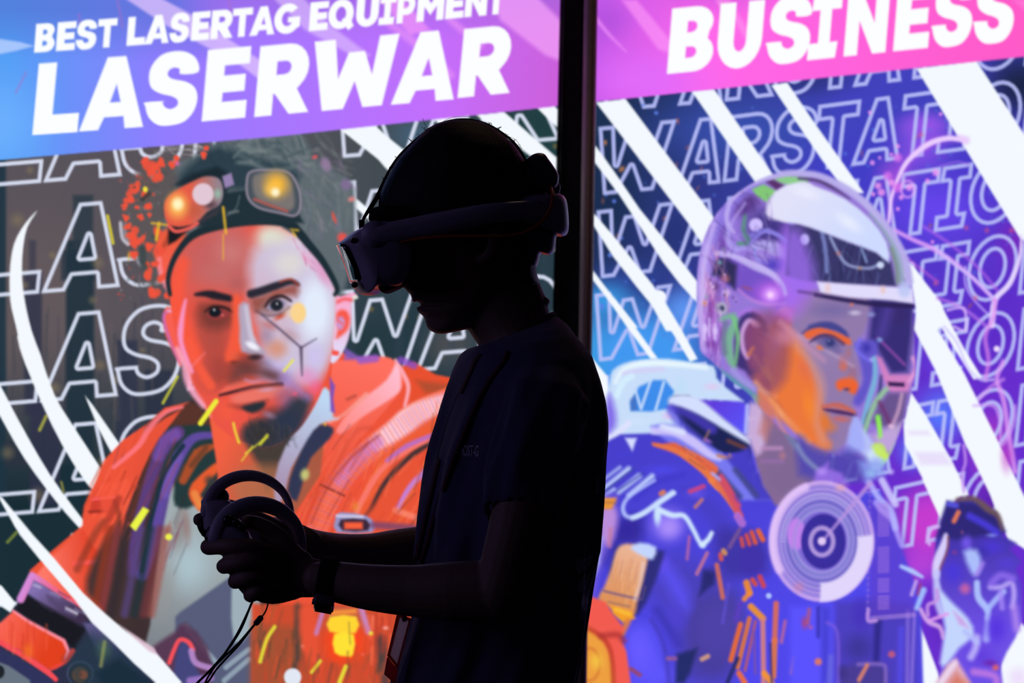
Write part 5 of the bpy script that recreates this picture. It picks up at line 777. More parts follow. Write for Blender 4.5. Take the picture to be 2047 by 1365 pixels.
    for k in range(60):
        t = math.radians(k*6); c.ring(158+190*math.cos(t), 412+226*math.sin(t), 9, 9, 1.8, (150, 150, 220), .7, 1.2)
    for k in range(44):
        t = math.radians(180+k*4.2); c.line([(155+250*math.cos(t), 410+290*math.sin(t)), (155+278*math.cos(t), 410+322*math.sin(t))], 2.4, (196, 186, 240), .7, 1.5)
    t = np.radians(np.linspace(-6, 92, 26)); c.poly(np.concatenate([np.stack([155+345*np.cos(t), 410+408*np.sin(t)], 1), np.stack([155+240*np.cos(t[::-1]), 410+280*np.sin(t[::-1])], 1)]), (226, 214, 252), 1, 3)
    c.ring(155, 412, 76, 92, 9, (176, 150, 220), 1, 2); c.line([(160, 410), (480, 20)], (5, 8, 9), (186, 150, 226), .85, 2.5); B(155, 410, 34, 34, (226, 200, 246), 1, 0, .6); B(280, 50, 60, 44, (226, 170, 190), .8); B(0, 720, 60, 60, (214, 130, 160), .5)
    # banner
    F()
    ban = [(1000, -200), (2300, -200), (2300, 82), (2047, 113), (1600, 160), (1188, 204), (1000, 224)]
    c.cm = c.mask(ban, 1.3, 0)
    c.poly(ban, ((198, 90, 234), (255, 104, 236), (1200, 90), (1400, 120)), 1); c.poly([(1400, -200), (2300, -200), (2300, 300), (1400, 300)], ((255, 104, 236), (255, 90, 200), (1400, 100), (2040, 100)), 1); B(1290, 160, 190, 90, (226, 108, 252), .9); B(1210, 40, 80, 60, (176, 80, 220), .7); B(1420, -10, 200, 60, (214, 90, 226), .7)
    F(*RA); c.poly([(170, 0), (240, 0), (400, 190), (400, 250), (340, 230)], (255, 150, 250), .65, 4); c.line([(45, 80), (110, 160), (190, 240)], (9, 7, 3), (240, 140, 250), .7, 2.5); c.line([(690, 60), (760, 170)], 14, (255, 150, 240), .6, 5); c.poly([(610, 0), (680, 0), (640, 60)], (255, 170, 240), .6, 4); c.poly([(2000, 0), (2100, 0), (2100, 90)], (255, 130, 220), .7, 6); c.line([(1560, 420), (1700, 640)], 8, (255, 150, 220), .3, 4)
    base = lambda x: np.interp(x, [1333, 1613, 1785, 1980], [148, 121, 102.8, 83])
    F(); c.text('BUSINESS', _row([(1333, 1423), (1430, 1519), (1529, 1616), (1613, 1675), (1686, 1770), (1785, 1855), (1860, 1940), (1943, 2023)], base, 131, 10.7), (252, 254, 255))
    c.cm = None

# ================================================================ the hall
def slab(name, c, hx, hy, hz, m): b = MB(); b.box(c, (hx, 0, 0), (0, hy, 0), (0, 0, hz)); return struct(b.obj(name, m, smooth=False))
slab('floor', (0, 3.5, -.05), 6, 6, .05, M['floor'])
slab('wall_back', (0, 7.3, 1.8), 6, .1, 1.8, M['wall'])

# ================================================================ the two back-lit prints
YAW = math.radians(18.0); WC = Vector((0, 4.9, 1.45))           # the prints share one upright plane, its right side further off
WU = Vector((math.cos(YAW), math.sin(YAW), 0)); WV = Vector((0, 0, 1)); WN = Vector((math.sin(YAW), -math.cos(YAW), 0))
def on_wall(px, py, off=0.0):
    r = ray(px, py); t = (WC-CL).dot(WN)/r.dot(WN); return CL+r*t+WN*off
def lightbox(label, prn, edge_l, edge_r, y0, y1, cell, paint, tone):
    """prn: the sheet's range in the photograph's units; its colours are inks, laid out where the sheet hangs"""
    c = Print(prn[0], y0-30, prn[1], y1+30, cell); paint(c)
    nx, ny = int((prn[1]-prn[0])/cell), int((y1-y0)/cell)
    us = np.linspace(0, 1, nx); vs = np.linspace(0, 1, ny)
    c00, c10, c01, c11 = [on_wall(*p) for p in ((edge_l(y0), y0), (edge_r(y0), y0), (edge_l(y1), y1), (edge_r(y1), y1))]
    U, V = np.meshgrid(us, vs); g = lambda a: np.array(a)
    P = (1-V)[..., None]*((1-U)[..., None]*g(c00)+U[..., None]*g(c10))+V[..., None]*((1-U)[..., None]*g(c01)+U[..., None]*g(c11))
    Q = P-g(CL); z = Q@g(FWD); X = Q@g(CR)/z*FPX+1023.5; Y = -(Q@g(CU))/z*FPX+682.5
    Y = np.where(Y > 1364, 2728-Y, Y)
    fx = np.clip((X-c.x0)/c.c, 0, c.w-1.001); fy = np.clip((Y-c.y0)/c.c, 0, c.h-1.001); ix, iy = fx.astype(int), fy.astype(int); tx, ty = (fx-ix)[..., None], (fy-iy)[..., None]
    im = c.im; K = (im[iy, ix]*(1-tx)+im[iy, ix+1]*tx)*(1-ty)+(im[iy+1, ix]*(1-tx)+im[iy+1, ix+1]*tx)*ty
    K = np.clip(K, 0, 1); K = np.where(K <= .04045, K/12.92, ((K+.055)/1.055)**2.4)
    me = bpy.data.meshes.new('printed_sheet'); nv = nx*ny; me.vertices.add(nv); me.vertices.foreach_set('co', P.reshape(-1).astype(np.float32))
    i = (np.arange(ny-1)[:, None]*nx+np.arange(nx-1)[None]).reshape(-1); F4 = np.stack([i, i+nx, i+nx+1, i+1], 1).astype(np.int32); nf = len(F4)
    me.loops.add(nf*4); me.loops.foreach_set('vertex_index', F4.reshape(-1)); me.polygons.add(nf); me.polygons.foreach_set('loop_start', np.arange(0, nf*4, 4, dtype=np.int32)); me.update(calc_edges=True)
    at_ = me.color_attributes.new('ink', 'FLOAT_COLOR', 'POINT'); at_.data.foreach_set('color', np.concatenate([K.reshape(-1, 3), np.ones((nv, 1))], 1).astype(np.float32).reshape(-1))
    m = bpy.data.materials.new('backlit_fabric_'+tone); m.use_nodes = True; N = m.node_tree.nodes; L = m.node_tree.links; b = N['Principled BSDF']; b.inputs['Base Color'].default_value = (.02, .02, .02, 1); b.inputs['Roughness'].default_value = .8
    b.inputs['Specular IOR Level'].default_value = 0
    a = N.new('ShaderNodeAttribute'); a.attribute_name = 'ink'; L.new(a.outputs['Color'], b.inputs['Emission Color']); b.inputs['Emission Strength'].default_value = 1.0
    m.cycles.emission_sampling = 'NONE'
    me.materials.append(m)
    base = (c01+c11)/2; root = empty('advertising_lightbox', (base.x, base.y, 0)); tag(root, label, 'lightbox', 'backlit advertising lightboxes')
    o = bpy.data.objects.new('printed_sheet', me); COL.objects.link(o); keep(o, root)
    # shallow case behind the sheet, its slim rim and the plinth it stands on
    b = MB(); dn = WN*-.06
    q = [c00, c10, c11, c01]; v = [p+WN*-.004 for p in q]+[p+dn*2 for p in q]; b.add(v, [[0, 1, 2, 3], [7, 6, 5, 4], [0, 4, 5, 1], [1, 5, 6, 2], [2, 6, 7, 3], [3, 7, 4, 0]]); part(b, 'case', M['frame'], root, smooth=False)
    b = MB()
    for p0, p1 in ((c00, c01), (c10, c11), (c00, c10), (c01, c11)):
        d = (p1-p0); s_ = WN.cross(d.normalized()); b.box((p0+p1)/2, d/2+d.normalized()*.003, s_*.003, WN*.006)
    part(b, 'rim', M['frame'], root, smooth=False)
    b = MB(); lo_ = [Vector((p.x, p.y, 0)) for p in (c01, c11)]; v = [c01+WN*.01, c11+WN*.01, lo_[1]+WN*.01, lo_[0]+WN*.01]; v += [p-WN*.13 for p in v]
    b.add([p-Vector((0, 0, .004)) if i_ % 4 < 2 else p for i_, p in enumerate(v)], [[0, 1, 2, 3], [7, 6, 5, 4], [0, 4, 5, 1], [1, 5, 6, 2], [2, 6, 7, 3], [3, 7, 4, 0]]); part(b, 'plinth', M['frame'], root, smooth=False)
    return root
CELL = 2.0
eL = lambda y: 1122.5-.0235*y
eR = lambda y: 1188.5-.0155*y
lightbox('left lightbox: purple banner over a painted man with glowing goggles', (-300, 1150), lambda y: -190, eL, -190, 1490, CELL, paint_left, 'left')
lightbox('right lightbox: pink banner over a painted pilot in a glass helmet', (1120, 2330), eR, lambda y: 2190, -190, 1490, CELL, paint_right, 'right')
# round post between the two lightboxes
pt, pb = on_wall(1154, -230, .05), on_wall(1133, 1600, .05); pb2 = pb+(pb-pt)*(pb.z/(pt.z-pb.z))
t = empty('display_post', (pb2.x, pb2.y, 0)); tag(t, 'tall dark post between the two lightboxes, behind the standing person', 'post')
b = MB(); a_, b_ = on_wall(1167, -230, .045), on_wall(1167-.0165*1830, 1600, .045); e_ = b_+(b_-a_)*((b_.z-.0)/(a_.z-b_.z)); b.tube([a_, e_], .0112, 28, round_ends=False, flat=1.0); part(b, 'metal_tube', M['steel'], t)
b = MB(); a_, b_ = on_wall(1155.5, -230, .0), on_wall(1155.5-.0195*1830, 1600, .0); e_ = b_+(b_-a_)*((b_.z)/(a_.z-b_.z))
v = [a_-WU*.0250, a_+WU*.0250, e_+WU*.0250, e_-WU*.0250]; v = [p+WN*.012 for p in v]+[p-WN*.04 for p in v]; b.add(v, [[0, 1, 2, 3], [7, 6, 5, 4], [0, 4, 5, 1], [1, 5, 6, 2], [2, 6, 7, 3], [3, 7, 4, 0]]); part(b, 'backing_profile', M['frame'], t, smooth=False)

# ================================================================ the person
HC = lambda x, y: (370+x/3.068, 920+y/3.068)
HD = lambda x, y: (640+x/2.843, 220+y/2.843)
def chain(b, pts, rad, flat=1.0, **k):
    """limb through (px, py, depth m) with radii in photograph units"""
    P = [at(x, y, d) for x, y, d in pts]; R = [r*MPP*(DP+d)/DP for r, (_, _, d) in zip(rad, pts)]; b.tube(P, R, flat=flat, **k)
body = MB()
# head: sections from crown to chin
rows = [(243, 896, 950, 30), (248, 877, 968, 52), (258, 852, 990, 78), (273, 838, 1010, 98), (296, 816, 1033, 116), (318, 797, 1047, 127), (336, 784, 1054, 132), (361, 772, 1061, 137), (389, 761, 1067, 139), (412, 758, 1071, 139), (440, 758, 1073, 138), (470, 758, 1071, 135), (500, 762, 1068, 131), (520, 766, 1067, 128), (536, 776, 1068, 124), (552, 782, 1070, 120), (562, 794, 1072, 117), (570, 808, 1070, 114), (577, 810, 1060, 111), (583, 814, 1050, 109), (588, 821, 1045, 107), (595, 822, 1040, 105), (601, 824, 1034, 102), (604, 838, 1028, 100), (608, 846, 1024, 98), (612, 838, 1018, 96), (615, 831, 1014, 95), (618, 832, 1010, 94), (624, 836, 1000, 90), (630, 844, 990, 85), (636, 849, 980, 80), (644, 850, 968, 73), (652, 853, 950, 64), (659, 857, 930, 54), (664, 866, 906, 40), (667, 873, 890, 22)]
def hring(y, f, bk, w):
    n = 36; out = []; c = (f+bk)/2; a = (bk-f)/2
    for i in range(n):
        t = 2*PI*i/n; x = -math.cos(t); z = math.sin(t)
        k = 1-.22*max(0, -x)**2 if y > 420 else 1-.10*max(0, -x)**2
        if y > 560: k = 1-.42*max(0, -x)**2.2
        zz = abs(z)**.86*(1 if z > 0 else -1)*w*k; out.append(o3(c+x*a, y, zz))
    return out
body.loft([hring(*r) for r in rows])
body.loft([ring3(F, B, w_) for F, B, w_ in [((905, 560), (1052, 470), 70), ((920, 600), (1062, 500), 88), ((928, 635), (1069, 535), 94), ((934, 656), (1080, 566), 97), ((945, 674), (1091, 594), 100), ((956, 690), (1097, 618), 104), ((966, 720), (1104, 660), 116), ((975, 780), (1110, 730), 130)]])
body.tube([o3(1091, 602, -22), o3(1094, 603, 10)], .004)       # small roll of skin at the nape
# nose below the headset and an ear
body.tube([o3(784, 525, 0), o3(790, 552, 0), o3(803, 564, 0)], [10*MPP, 15*MPP, 11*MPP])
body.tube([o3(972, 460, -128), o3(990, 478, -136), o3(984, 505, -138), o3(966, 522, -130)], [.006, .009, .007, .006], flat=.5)
# trunk inside the shirt
body.loft([ring3((f, y), (k, y), w_) for y, f, k, w_ in [(700, 985, 1090, 90), (750, 965, 1130, 150), (850, 930, 1150, 190), (1000, 905, 1140, 190), (1150, 890, 1130, 190), (1300, 880, 1100, 180), (1460, 880, 1080, 180), (1560, 880, 1070, 180)]])
# near (left) arm and far (right) arm
chain(body, [(1105, 800, -.15), (1065, 930, -.185), (1040, 1050, -.20), (1018, 1135, -.20), (1006, 1178, -.198)], [58, 64, 63, 60, 62], n=20)
chain(body, [(1008, 1180, -.198), (908, 1182.5, -.185), (824, 1181, -.17), (740, 1174, -.155), (672, 1163, -.14), (640, 1158, -.135)], [63, 61, 52, 46.5, 41, 36], n=20, flat=.86)
chain(body, [(975, 820, .19), (945, 960, .21), (915, 1060, .21), (870, 1090, .21)], [52, 50, 46, 44], n=18)
chain(body, [(880, 1092, .215), (800, 1098, .19), (740, 1104, .16), (680, 1103, .13), (630, 1096, .10), (590, 1085, .085)], [46, 41.5, 38, 37, 37, 38], n=18, flat=.9)
# near hand, back of the hand to the camera: palm, thumb and four fingers closed round the grip
DN = -.115
def fing(base, pts, rad, D):
    P = [at(*HC(x, y), D+z*.001) for x, y, z in pts]; body.tube(P, [r/3.068*MPP*(DP+D)/DP for r in rad], n=14, sub=4)
def fl(pts, rad, D, flat):
    P = [at(*HC(x, y), D+z*.001) for x, y, z in pts]; body.tube(P, [r/3.068*MPP*(DP+D)/DP for r in rad], n=18, sub=5, flat=flat)
fl([(830, 724, -6), (730, 720, -3), (640, 715, 0), (560, 720, 0), (480, 730, -2)], [118, 124, 132, 130, 118], DN, .42)
fl([(700, 640, 0), (600, 600, 0), (500, 590, 0), (430, 600, 0)], [96, 100, 84, 70], DN, .5)
fl([(660, 760, 0), (560, 785, 2), (500, 790, 4)], [98, 98, 92], DN, .5)
fing(0, [(520, 570, -8), (400, 534, -14), (290, 528, -12), (200, 528, 2), (142, 531, 20)], [60, 57, 52, 52, 52], DN)
fing(0, [(540, 640, -8), (420, 622, -18), (320, 632, -16), (240, 648, 0), (250, 652, 28)], [58, 56, 52, 50, 44], DN)
fing(0, [(540, 715, -6), (440, 716, -16), (360, 728, -14), (306, 742, 2), (320, 746, 28)], [56, 54, 50, 48, 42], DN)
fing(0, [(560, 775, -4), (480, 790, -12), (430, 812, -12), (400, 828, 4), (412, 826, 28)], [52, 52, 50, 46, 40], DN)
fing(0, [(700, 625, 4), (615, 520, 6), (540, 446, 10), (455, 396, 14), (388, 378, 22)], [74, 62, 55, 50, 46], DN)
fl([(285, 600, 4), (330, 690, 6), (400, 780, 6), (470, 800, 6)], [52, 58, 62, 70], DN, .42)
# far hand, palm to the camera: fingertip at the far trigger, thumb on top
DF = .075
fl([(740, 520, 10), (640, 470, 8), (540, 440, 4), (440, 450, 0)], [108, 104, 96, 84], DF, .45)
fing(0, [(480, 470, 22), (340, 440, 26), (200, 385, 18), (110, 362, 4), (88, 364, -6)], [50, 46, 44, 43, 42], DF)
fing(0, [(480, 530, 22), (340, 520, 26), (240, 500, 14), (230, 505, -10)], [50, 46, 44, 38], DF)
fing(0, [(490, 590, 20), (370, 590, 24), (290, 585, 12), (280, 585, -10)], [48, 44, 42, 36], DF)
fing(0, [(500, 650, 16), (400, 650, 20), (340, 645, 10), (330, 640, -8)], [44, 40, 38, 32], DF)
fing(0, [(610, 440, 0), (520, 390, -4), (430, 345, -8), (330, 290, -4), (265, 268, 0)], [54, 48, 42, 36, 32], DF)
# legs down to the floor (below the frame)
fx = at(985, 1450, 0); gx = lambda d, s_: Vector((fx.x+s_, fx.y+d, 0))
for d in (-.10, .10):
    body.tube([Vector((fx.x, fx.y+d*.8, fx.z-.03)), Vector((fx.x-.01, fx.y+d*1.1, .50)), Vector((fx.x+.01, fx.y+d*1.2, .10))], [.068, .055, .042], n=16)
    body.tube([Vector((fx.x+.05, fx.y+d*1.2, .05)), Vector((fx.x-.12, fx.y+d*1.25, .04))], [.036, .03], n=12)
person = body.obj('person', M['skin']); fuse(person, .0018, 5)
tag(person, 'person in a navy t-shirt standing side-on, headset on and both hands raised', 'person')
# teeth between the parted lips
tb = MB(); tb.tube([o3(829, 600, -18), o3(826, 600, 0), o3(829, 600, 18)], .0022, 8); tb.obj('teeth', M['tooth'], person)

# hair: cap over the skull with a few loose strands
hb = MB(); HR = [(241, 898, 945, 26), (244, 886, 962, 44), (250, 870, 976, 66), (260, 852, 992, 86), (273, 840, 1008, 102), (285, 826, 1024, 112), (296, 816, 1034, 121), (318, 795, 1048, 132), (336, 784, 1056, 138), (361, 770, 1064, 143), (389, 758, 1071, 146), (412, 756, 1075, 147), (432, 758, 1077, 146), (452, 780, 1077, 144), (472, 810, 1077, 141), (492, 850, 1075, 137), (512, 900, 1073, 130), (532, 950, 1072, 120), (552, 990, 1074, 106), (572, 1030, 1080, 84)]
hb.loft([hring(*r) for r in HR]); hair = hb.obj('hair', M['hair'], person); fuse(hair, .003, 2)
st = MB(); rg = np.random.RandomState(3)
for _ in range(70):
    k = rg.randint(2, 11); y, f, bk, w_ = HR[k]; side = rg.rand() < .5
    x = f if side else bk; dx = (-1 if side else 1)*rg.uniform(2, 9); zz = rg.uniform(-30, 30)
    st.tube([o3(x+(4 if side else -4), y+6, zz), o3(x+dx*.5, y-3, zz), o3(x+dx+rg.uniform(-3, 3), y-rg.uniform(-4, 8), zz)], .00022, 4, 3, round_ends=False)
for p in ([(858, 262), (850, 250), (845, 236)], [(1000, 268), (1030, 280), (1044, 300)], [(880, 246), (905, 234), (940, 232)]): st.tube([o3(x, y, rg.uniform(-20, 20)) for x, y in p], .00022, 4, 4, round_ends=False)
st.obj('strands', M['hair'], hair)

# shirt: trunk and two sleeves melted together, folds worked in
sb = MB(); TR = [((962, 703), (1103, 631), 70), ((955, 699), (1109, 630), 80), ((944, 694), (1120, 637), 120), ((930, 699), (1136, 652), 170), ((918, 709), (1150, 672), 215), ((902, 740), (1181, 711), 262), ((891, 774), (1197, 760), 284), ((879, 812), (1207, 800), 292), ((869, 846), (1212, 838), 295), ((858, 880), (1212, 872), 294), ((849, 914), (1209, 905), 292), ((841, 964), (1206, 959), 288), ((833, 1031), (1202, 1026), 284), ((827, 1100), (1197, 1093), 282), ((824, 1165), (1186, 1160), 282), ((822, 1230), (1176, 1225), 284), ((805, 1295), (1165, 1290), 288), ((784, 1345), (1156, 1340), 292), ((768, 1400), (1148, 1395), 296), ((756, 1470), (1144, 1465), 300), ((754, 1500), (1144, 1495), 298)]
def sring(k, F, B, w_):
    r = ring3(F, B, w_, 96, 2.25, math.radians(16)); c = sum(r, Vector())/len(r); out = []
    y = (F[1]+B[1])/2; g = min(1, max(0, (y-720)/160.))
    for i, p in enumerate(r):
        t = 2*PI*i/96; d = p-c
        f = g*(.0058*math.sin(9*t+.9*math.sin(y/90)+y/170)+.0026*math.sin(17*t-y/75+1.3)+.0016*math.sin(5*t+y/38))
        q = p+d.normalized()*f
        x = (p-CL).dot(CR)/MPP; lim = [((F[0]-1023.5)), ((B[0]-1023.5))]; qx = (q-CL).dot(CR)/MPP     # the outline stays where the cloth hangs
        if qx < lim[0]: q += CR*((lim[0]-qx)*MPP)
        if qx > lim[1]: q += CR*((lim[1]-qx)*MPP)
        out.append(q)
    return out
rr = [sring(k, *a) for k, a in enumerate(TR)]
RS = []
for k in range(len(rr)-1):
    for j in range(3): RS.append([a.lerp(b_, j/3) for a, b_ in zip(rr[k], rr[k+1])])
RS.append(rr[-1])
inner = [p.lerp(sum(rr[-1], Vector())/96, .04)+CU*.004 for p in rr[-1]]
sb.loft(RS)
def sleeve(pts, rad, n=40):
    P = [at(*p) for p in pts]; rings = []; Q = []; R = []
    for i in range(len(P)-1):
        for k in range(5):
            t = k/5; Q.append(P[i].lerp(P[i+1], t)); R.append(rad[i]*(1-t)+rad[i+1]*t)
    Q.append(P[-1]); R.append(rad[-1])
    T = (P[-1]-P[0]).normalized(); u = (FWD-T*FWD.dot(T)).normalized(); v = T.cross(u)
    for s_, (p, r) in enumerate(zip(Q, R)):
        g = min(1, s_/6); rings.append([p+(u*math.cos(2*PI*i/n)*.92+v*math.sin(2*PI*i/n))*(r*MPP+g*(.003*math.sin(5*2*PI*i/n+s_*.22)+.0016*math.sin(9*2*PI*i/n-s_*.3))) for i in range(n)])
    c = Q[-1]; rings.append([p.lerp(c, .06)+T*.001 for p in rings[-1]]); rings.append([p.lerp(c, .09)-T*.006 for p in rings[-2]]); rings.append([p.lerp(c, .10)-T*.02 for p in rings[-3]])
    sb.loft(rings)
sleeve([(1090, 745, -.10), (1094, 800, -.145), (1076, 880, -.175), (1052, 960, -.19), (1040, 1036, -.20)], [62, 82, 82, 77, 72])
sleeve([(985, 745, .12), (955, 800, .17), (945, 880, .20), (930, 960, .22), (915, 1010, .22)], [40, 52, 58, 58, 56])
shirt = sb.obj('t_shirt', M['shirt'], person); fuse(shirt, .0034, 3)
sv = [v.co.copy() for v in shirt.data.vertices]; sf = [tuple(p.vertices) for p in shirt.data.polygons]; BT = BVHTree.FromPolygons(sv, sf)
def drape(px, py, lift=.0012):
    r = ray(px, py).normalized(); h = BT.ray_cast(CL, r)
    return (h[0]-r*lift, h[1]) if h[0] else (at(px, py, -.1), -FWD)
# ribbed collar
cb = MB(); cr = ring3((957, 699), (1106, 629), 80, 40); cb.tube(cr+[cr[0]], .0036, 8, 1, round_ends=False); cb.obj('collar', M['shirt'], shirt)
# chest print and the pale marks low on the back
cu = bpy.data.curves.new('chest_print', 'FONT'); cu.body = 'GHOST-G'; cu.size = 1; cu.shear = .15; cu.offset = .022; to = bpy.data.objects.new('chest_print', cu); COL.objects.link(to)
dg = bpy.context.evaluated_depsgraph_get(); tm = bpy.data.meshes.new_from_object(to.evaluated_get(dg)); bpy.data.objects.remove(to)
bm = bmesh.new(); bm.from_mesh(tm); bmesh.ops.triangulate(bm, faces=bm.faces); bmesh.ops.subdivide_edges(bm, edges=[e for e in bm.edges if e.calc_length() > .12], cuts=2)
xs_ = [v.co.x for v in bm.verts]; ys_ = [v.co.y for v in bm.verts]; x0, x1, y0_, y1_ = min(xs_), max(xs_), min(ys_), max(ys_)
for v in bm.verts:
    u = (v.co.x-x0)/(x1-x0); t_ = (v.co.y-y0_)/(y1_-y0_); v.co = drape(911+46*u, 911-23*t_+2*u)[0]
bm.to_mesh(tm); bm.free(); tm.materials.clear(); tm.materials.append(M['print']); to = bpy.data.objects.new('chest_print', tm); COL.objects.link(to); to.parent = shirt
def decal(name, poly, m, parent):
    p = _smooth(poly, 4); c = p.mean(0); n = len(p); R_ = []
    for k in (1., .66, .33): R_.append([drape(*(c+(q-c)*k))[0] for q in p])
    b = MB(); b.loft(R_, False); cc = drape(*c)[0]; b.v.append(cc); z = len(b.v)-1; b.f += [[2*n+i, 2*n+(i+1) % n, z] for i in range(n)]; return b.obj(name, m, parent)
for poly in ([(1154, 1120), (1170, 1116), (1184, 1108), (1180, 1128), (1166, 1140), (1156, 1148), (1152, 1134)], [(1156, 1166), (1168, 1152), (1180, 1144), (1178, 1162), (1168, 1180), (1158, 1184), (1154, 1174)], [(1164, 1198), (1174, 1190), (1176, 1204), (1169, 1222), (1164, 1212)], [(1192, 960), (1198, 956), (1199, 980), (1194, 990), (1190, 984)]): decal('back_print', poly, M['print'], shirt)
# trousers and shoes
tr = MB()
tr.loft([ring3((f, y), (k, y), w_, 32) for y, f, k, w_ in [(1440, 800, 1130, 262), (1520, 806, 1126, 258), (1620, 820, 1120, 250)]])
for d in (-.10, .10):
    tr.tube([Vector((fx.x-.01, fx.y+d*.75, fx.z-.05)), Vector((fx.x-.015, fx.y+d*1.1, .52)), Vector((fx.x+.01, fx.y+d*1.2, .10))], [.088, .080, .07], n=20, round_ends=False)
trs = tr.obj('trousers', M['trousers'], person); fuse(trs, .006, 3)
for d in (-.12, .12):
    b = MB(); y = fx.y+d; rg_ = []
    for x, h, w_ in ((.10, .05, .025), (.085, .085, .038), (.04, .10, .042), (-.03, .085, .044), (-.09, .062, .048), (-.145, .045, .045), (-.175, .030, .028)):
        rg_.append([Vector((fx.x+x, y+w_*math.cos(2*PI*i/20), h/2+h/2*math.sin(2*PI*i/20)*(1 if math.sin(2*PI*i/20) > 0 else 1))) for i in range(20)])
    b.loft(rg_); b.obj('shoe', M['shoe'], person)

# ================================================================ headset
hs = empty('virtual_reality_headset', o3(800, 500, 0)); tag(hs, "pale plastic goggle headset strapped round the person's head", 'headset')
def section(pts, d, sx=0.0, n=5): return [o3(x+sx, y, d) for x, y in _smooth([HD(*p) for p in pts], n)]
# outline of the housing seen from the side, and how the front curves back towards both sides
prof = [(104, 768), (128, 742), (180, 703), (240, 674), (300, 655), (400, 640), (500, 690), (540, 800), (520, 940), (470, 1000), (380, 1012), (300, 1012), (238, 1050), (186, 1000), (150, 900), (124, 830)]
front = {0, 1, 14, 15, 13, 12, 2}
def hsec(d, k, sq=1.0):
    """k pushes the front edge back, sq narrows the section towards its middle"""
    out = []
    for i, (x, y) in enumerate(prof):
        s_ = max(0, 1-(x-100)/300.)*(.62+.38*min(1, max(0, (y-740)/220.))); x2 = x+k*s_; cy = 850; cx = 330
        out.append((cx+(x2-cx)*sq, cy+(y-cy)*sq))
    return section(out, d, n=4)
vb = MB(); vb.loft([hsec(-160, 210, .62), hsec(-157, 180, .78), hsec(-150, 150, .88), hsec(-136, 116, .96), hsec(-118, 86, .99), hsec(-90, 50), hsec(-60, 22), hsec(-30, 5), hsec(0, 0), hsec(30, 5), hsec(60, 22), hsec(90, 50), hsec(118, 86, .99), hsec(136, 116, .96), hsec(150, 150, .88), hsec(157, 180, .78), hsec(160, 210, .62)]); part(vb, 'housing', M['plastic'], hs)
# black glass front plate, curved with the housing
gp = MB(); rows_ = []
for d, k in ((-132, 104), (-118, 84), (-90, 50), (-60, 22), (-30, 5), (0, 0), (30, 5), (60, 22), (90, 50), (118, 84), (132, 104)):
    e = .8 if abs(d) > 130 else .97
    L_ = []
    for j in range(13):
        t_ = (j/12-.5)*e+.5; x = 92+(176-98)*t_+k*(.60+.36*t_)*.86; y = 768+(985-768)*t_; L_.append(o3(*HD(x+4*math.sin(PI*t_), y), d))
    rows_.append(L_)
nr = len(rows_); back = [[p-CR*-.006 for p in r] for r in rows_]; v = [p for r in rows_ for p in r]+[p for r in back for p in r]; f = []
for a in range(nr-1):
    for j in range(12): q = [a*13+j, a*13+j+1, (a+1)*13+j+1, (a+1)*13+j]; f += [q, [i_+nr*13 for i_ in q]]
for j in range(12): f += [[j, j+1, nr*13+j+1, nr*13+j], [(nr-1)*13+j, (nr-1)*13+j+1, (2*nr-1)*13+j+1, (2*nr-1)*13+j]]
for a in range(nr-1): f += [[a*13, (a+1)*13, nr*13+(a+1)*13, nr*13+a*13], [a*13+12, (a+1)*13+12, nr*13+(a+1)*13+12, nr*13+a*13+12]]
gp.add(v, f); part(gp, 'front_glass', M['glass'], hs)
for x, y, d in ((212, 755, -143), (214, 1000, -118)):
    b = MB(); p = o3(*HD(x, y), d); b.tube([p-FWD*.004, p+FWD*.006], .0035, 16); part(b, 'tracking_camera', M['lens'], hs)
# soft face cushion
fb = MB(); fp = [(292, 640), (290, 600), (300, 572), (345, 556), (420, 552), (520, 590), (560, 700), (560, 860), (530, 985), (470, 1003), (430, 1022), (385, 1040), (355, 1036), (345, 1000), (400, 900), (390, 740), (350, 660)]
fb.loft([section([(430+(x-430)*q, 800+(y-800)*q) for x, y in fp], d, n=3) for d, q in ((-134, .80), (-128, .92), (-112, .98), (-60, 1), (0, 1), (60, 1), (112, .98), (128, .92), (134, .80))]); part(fb, 'face_cushion', M['foam'], hs)
# side arm on either side, running back to the cradle
def arm(sgn):
    top = [(282, 700), (330, 672), (500, 636), (700, 597), (900, 560), (1060, 541), (1240, 528)]; bot = [(282, 726), (330, 775), (500, 756), (700, 722), (900, 676), (1060, 650), (1240, 640)]; dep = [-146, -152, -156, -158, -154, -142, -110]
    T = _smooth([list(HD(*a))+[d] for a, d in zip(top, dep)], 5, False); Bm = _smooth([list(HD(*a))+[d] for a, d in zip(bot, dep)], 5, False); rg_ = []
    for a, b_ in zip(T, Bm):
        A, B_ = o3(a[0], a[1], a[2]*-sgn), o3(b_[0], b_[1], b_[2]*-sgn); n_ = FWD*.006*(sgn); r = []
        for u, w_ in ((0, -.3), (.12, -.8), (.35, -1), (.65, -1), (.88, -.8), (1, -.3), (1, .3), (.88, .8), (.65, 1), (.35, 1), (.12, .8), (0, .3)): r.append(A.lerp(B_, u)+n_*w_)
        rg_.append(r)
    b = MB(); b.loft(rg_); return b
part(arm(-1), 'side_arm', M['plastic'], hs); part(arm(1), 'side_arm', M['plastic'], hs)
b = MB(); 
for d in (-167,): b.tube([o3(*HD(332, 722), d+16), o3(*HD(332, 722), d+6)], .0150, 32, round_ends=False)
part(b, 'arm_joint', M['plastic'], hs)
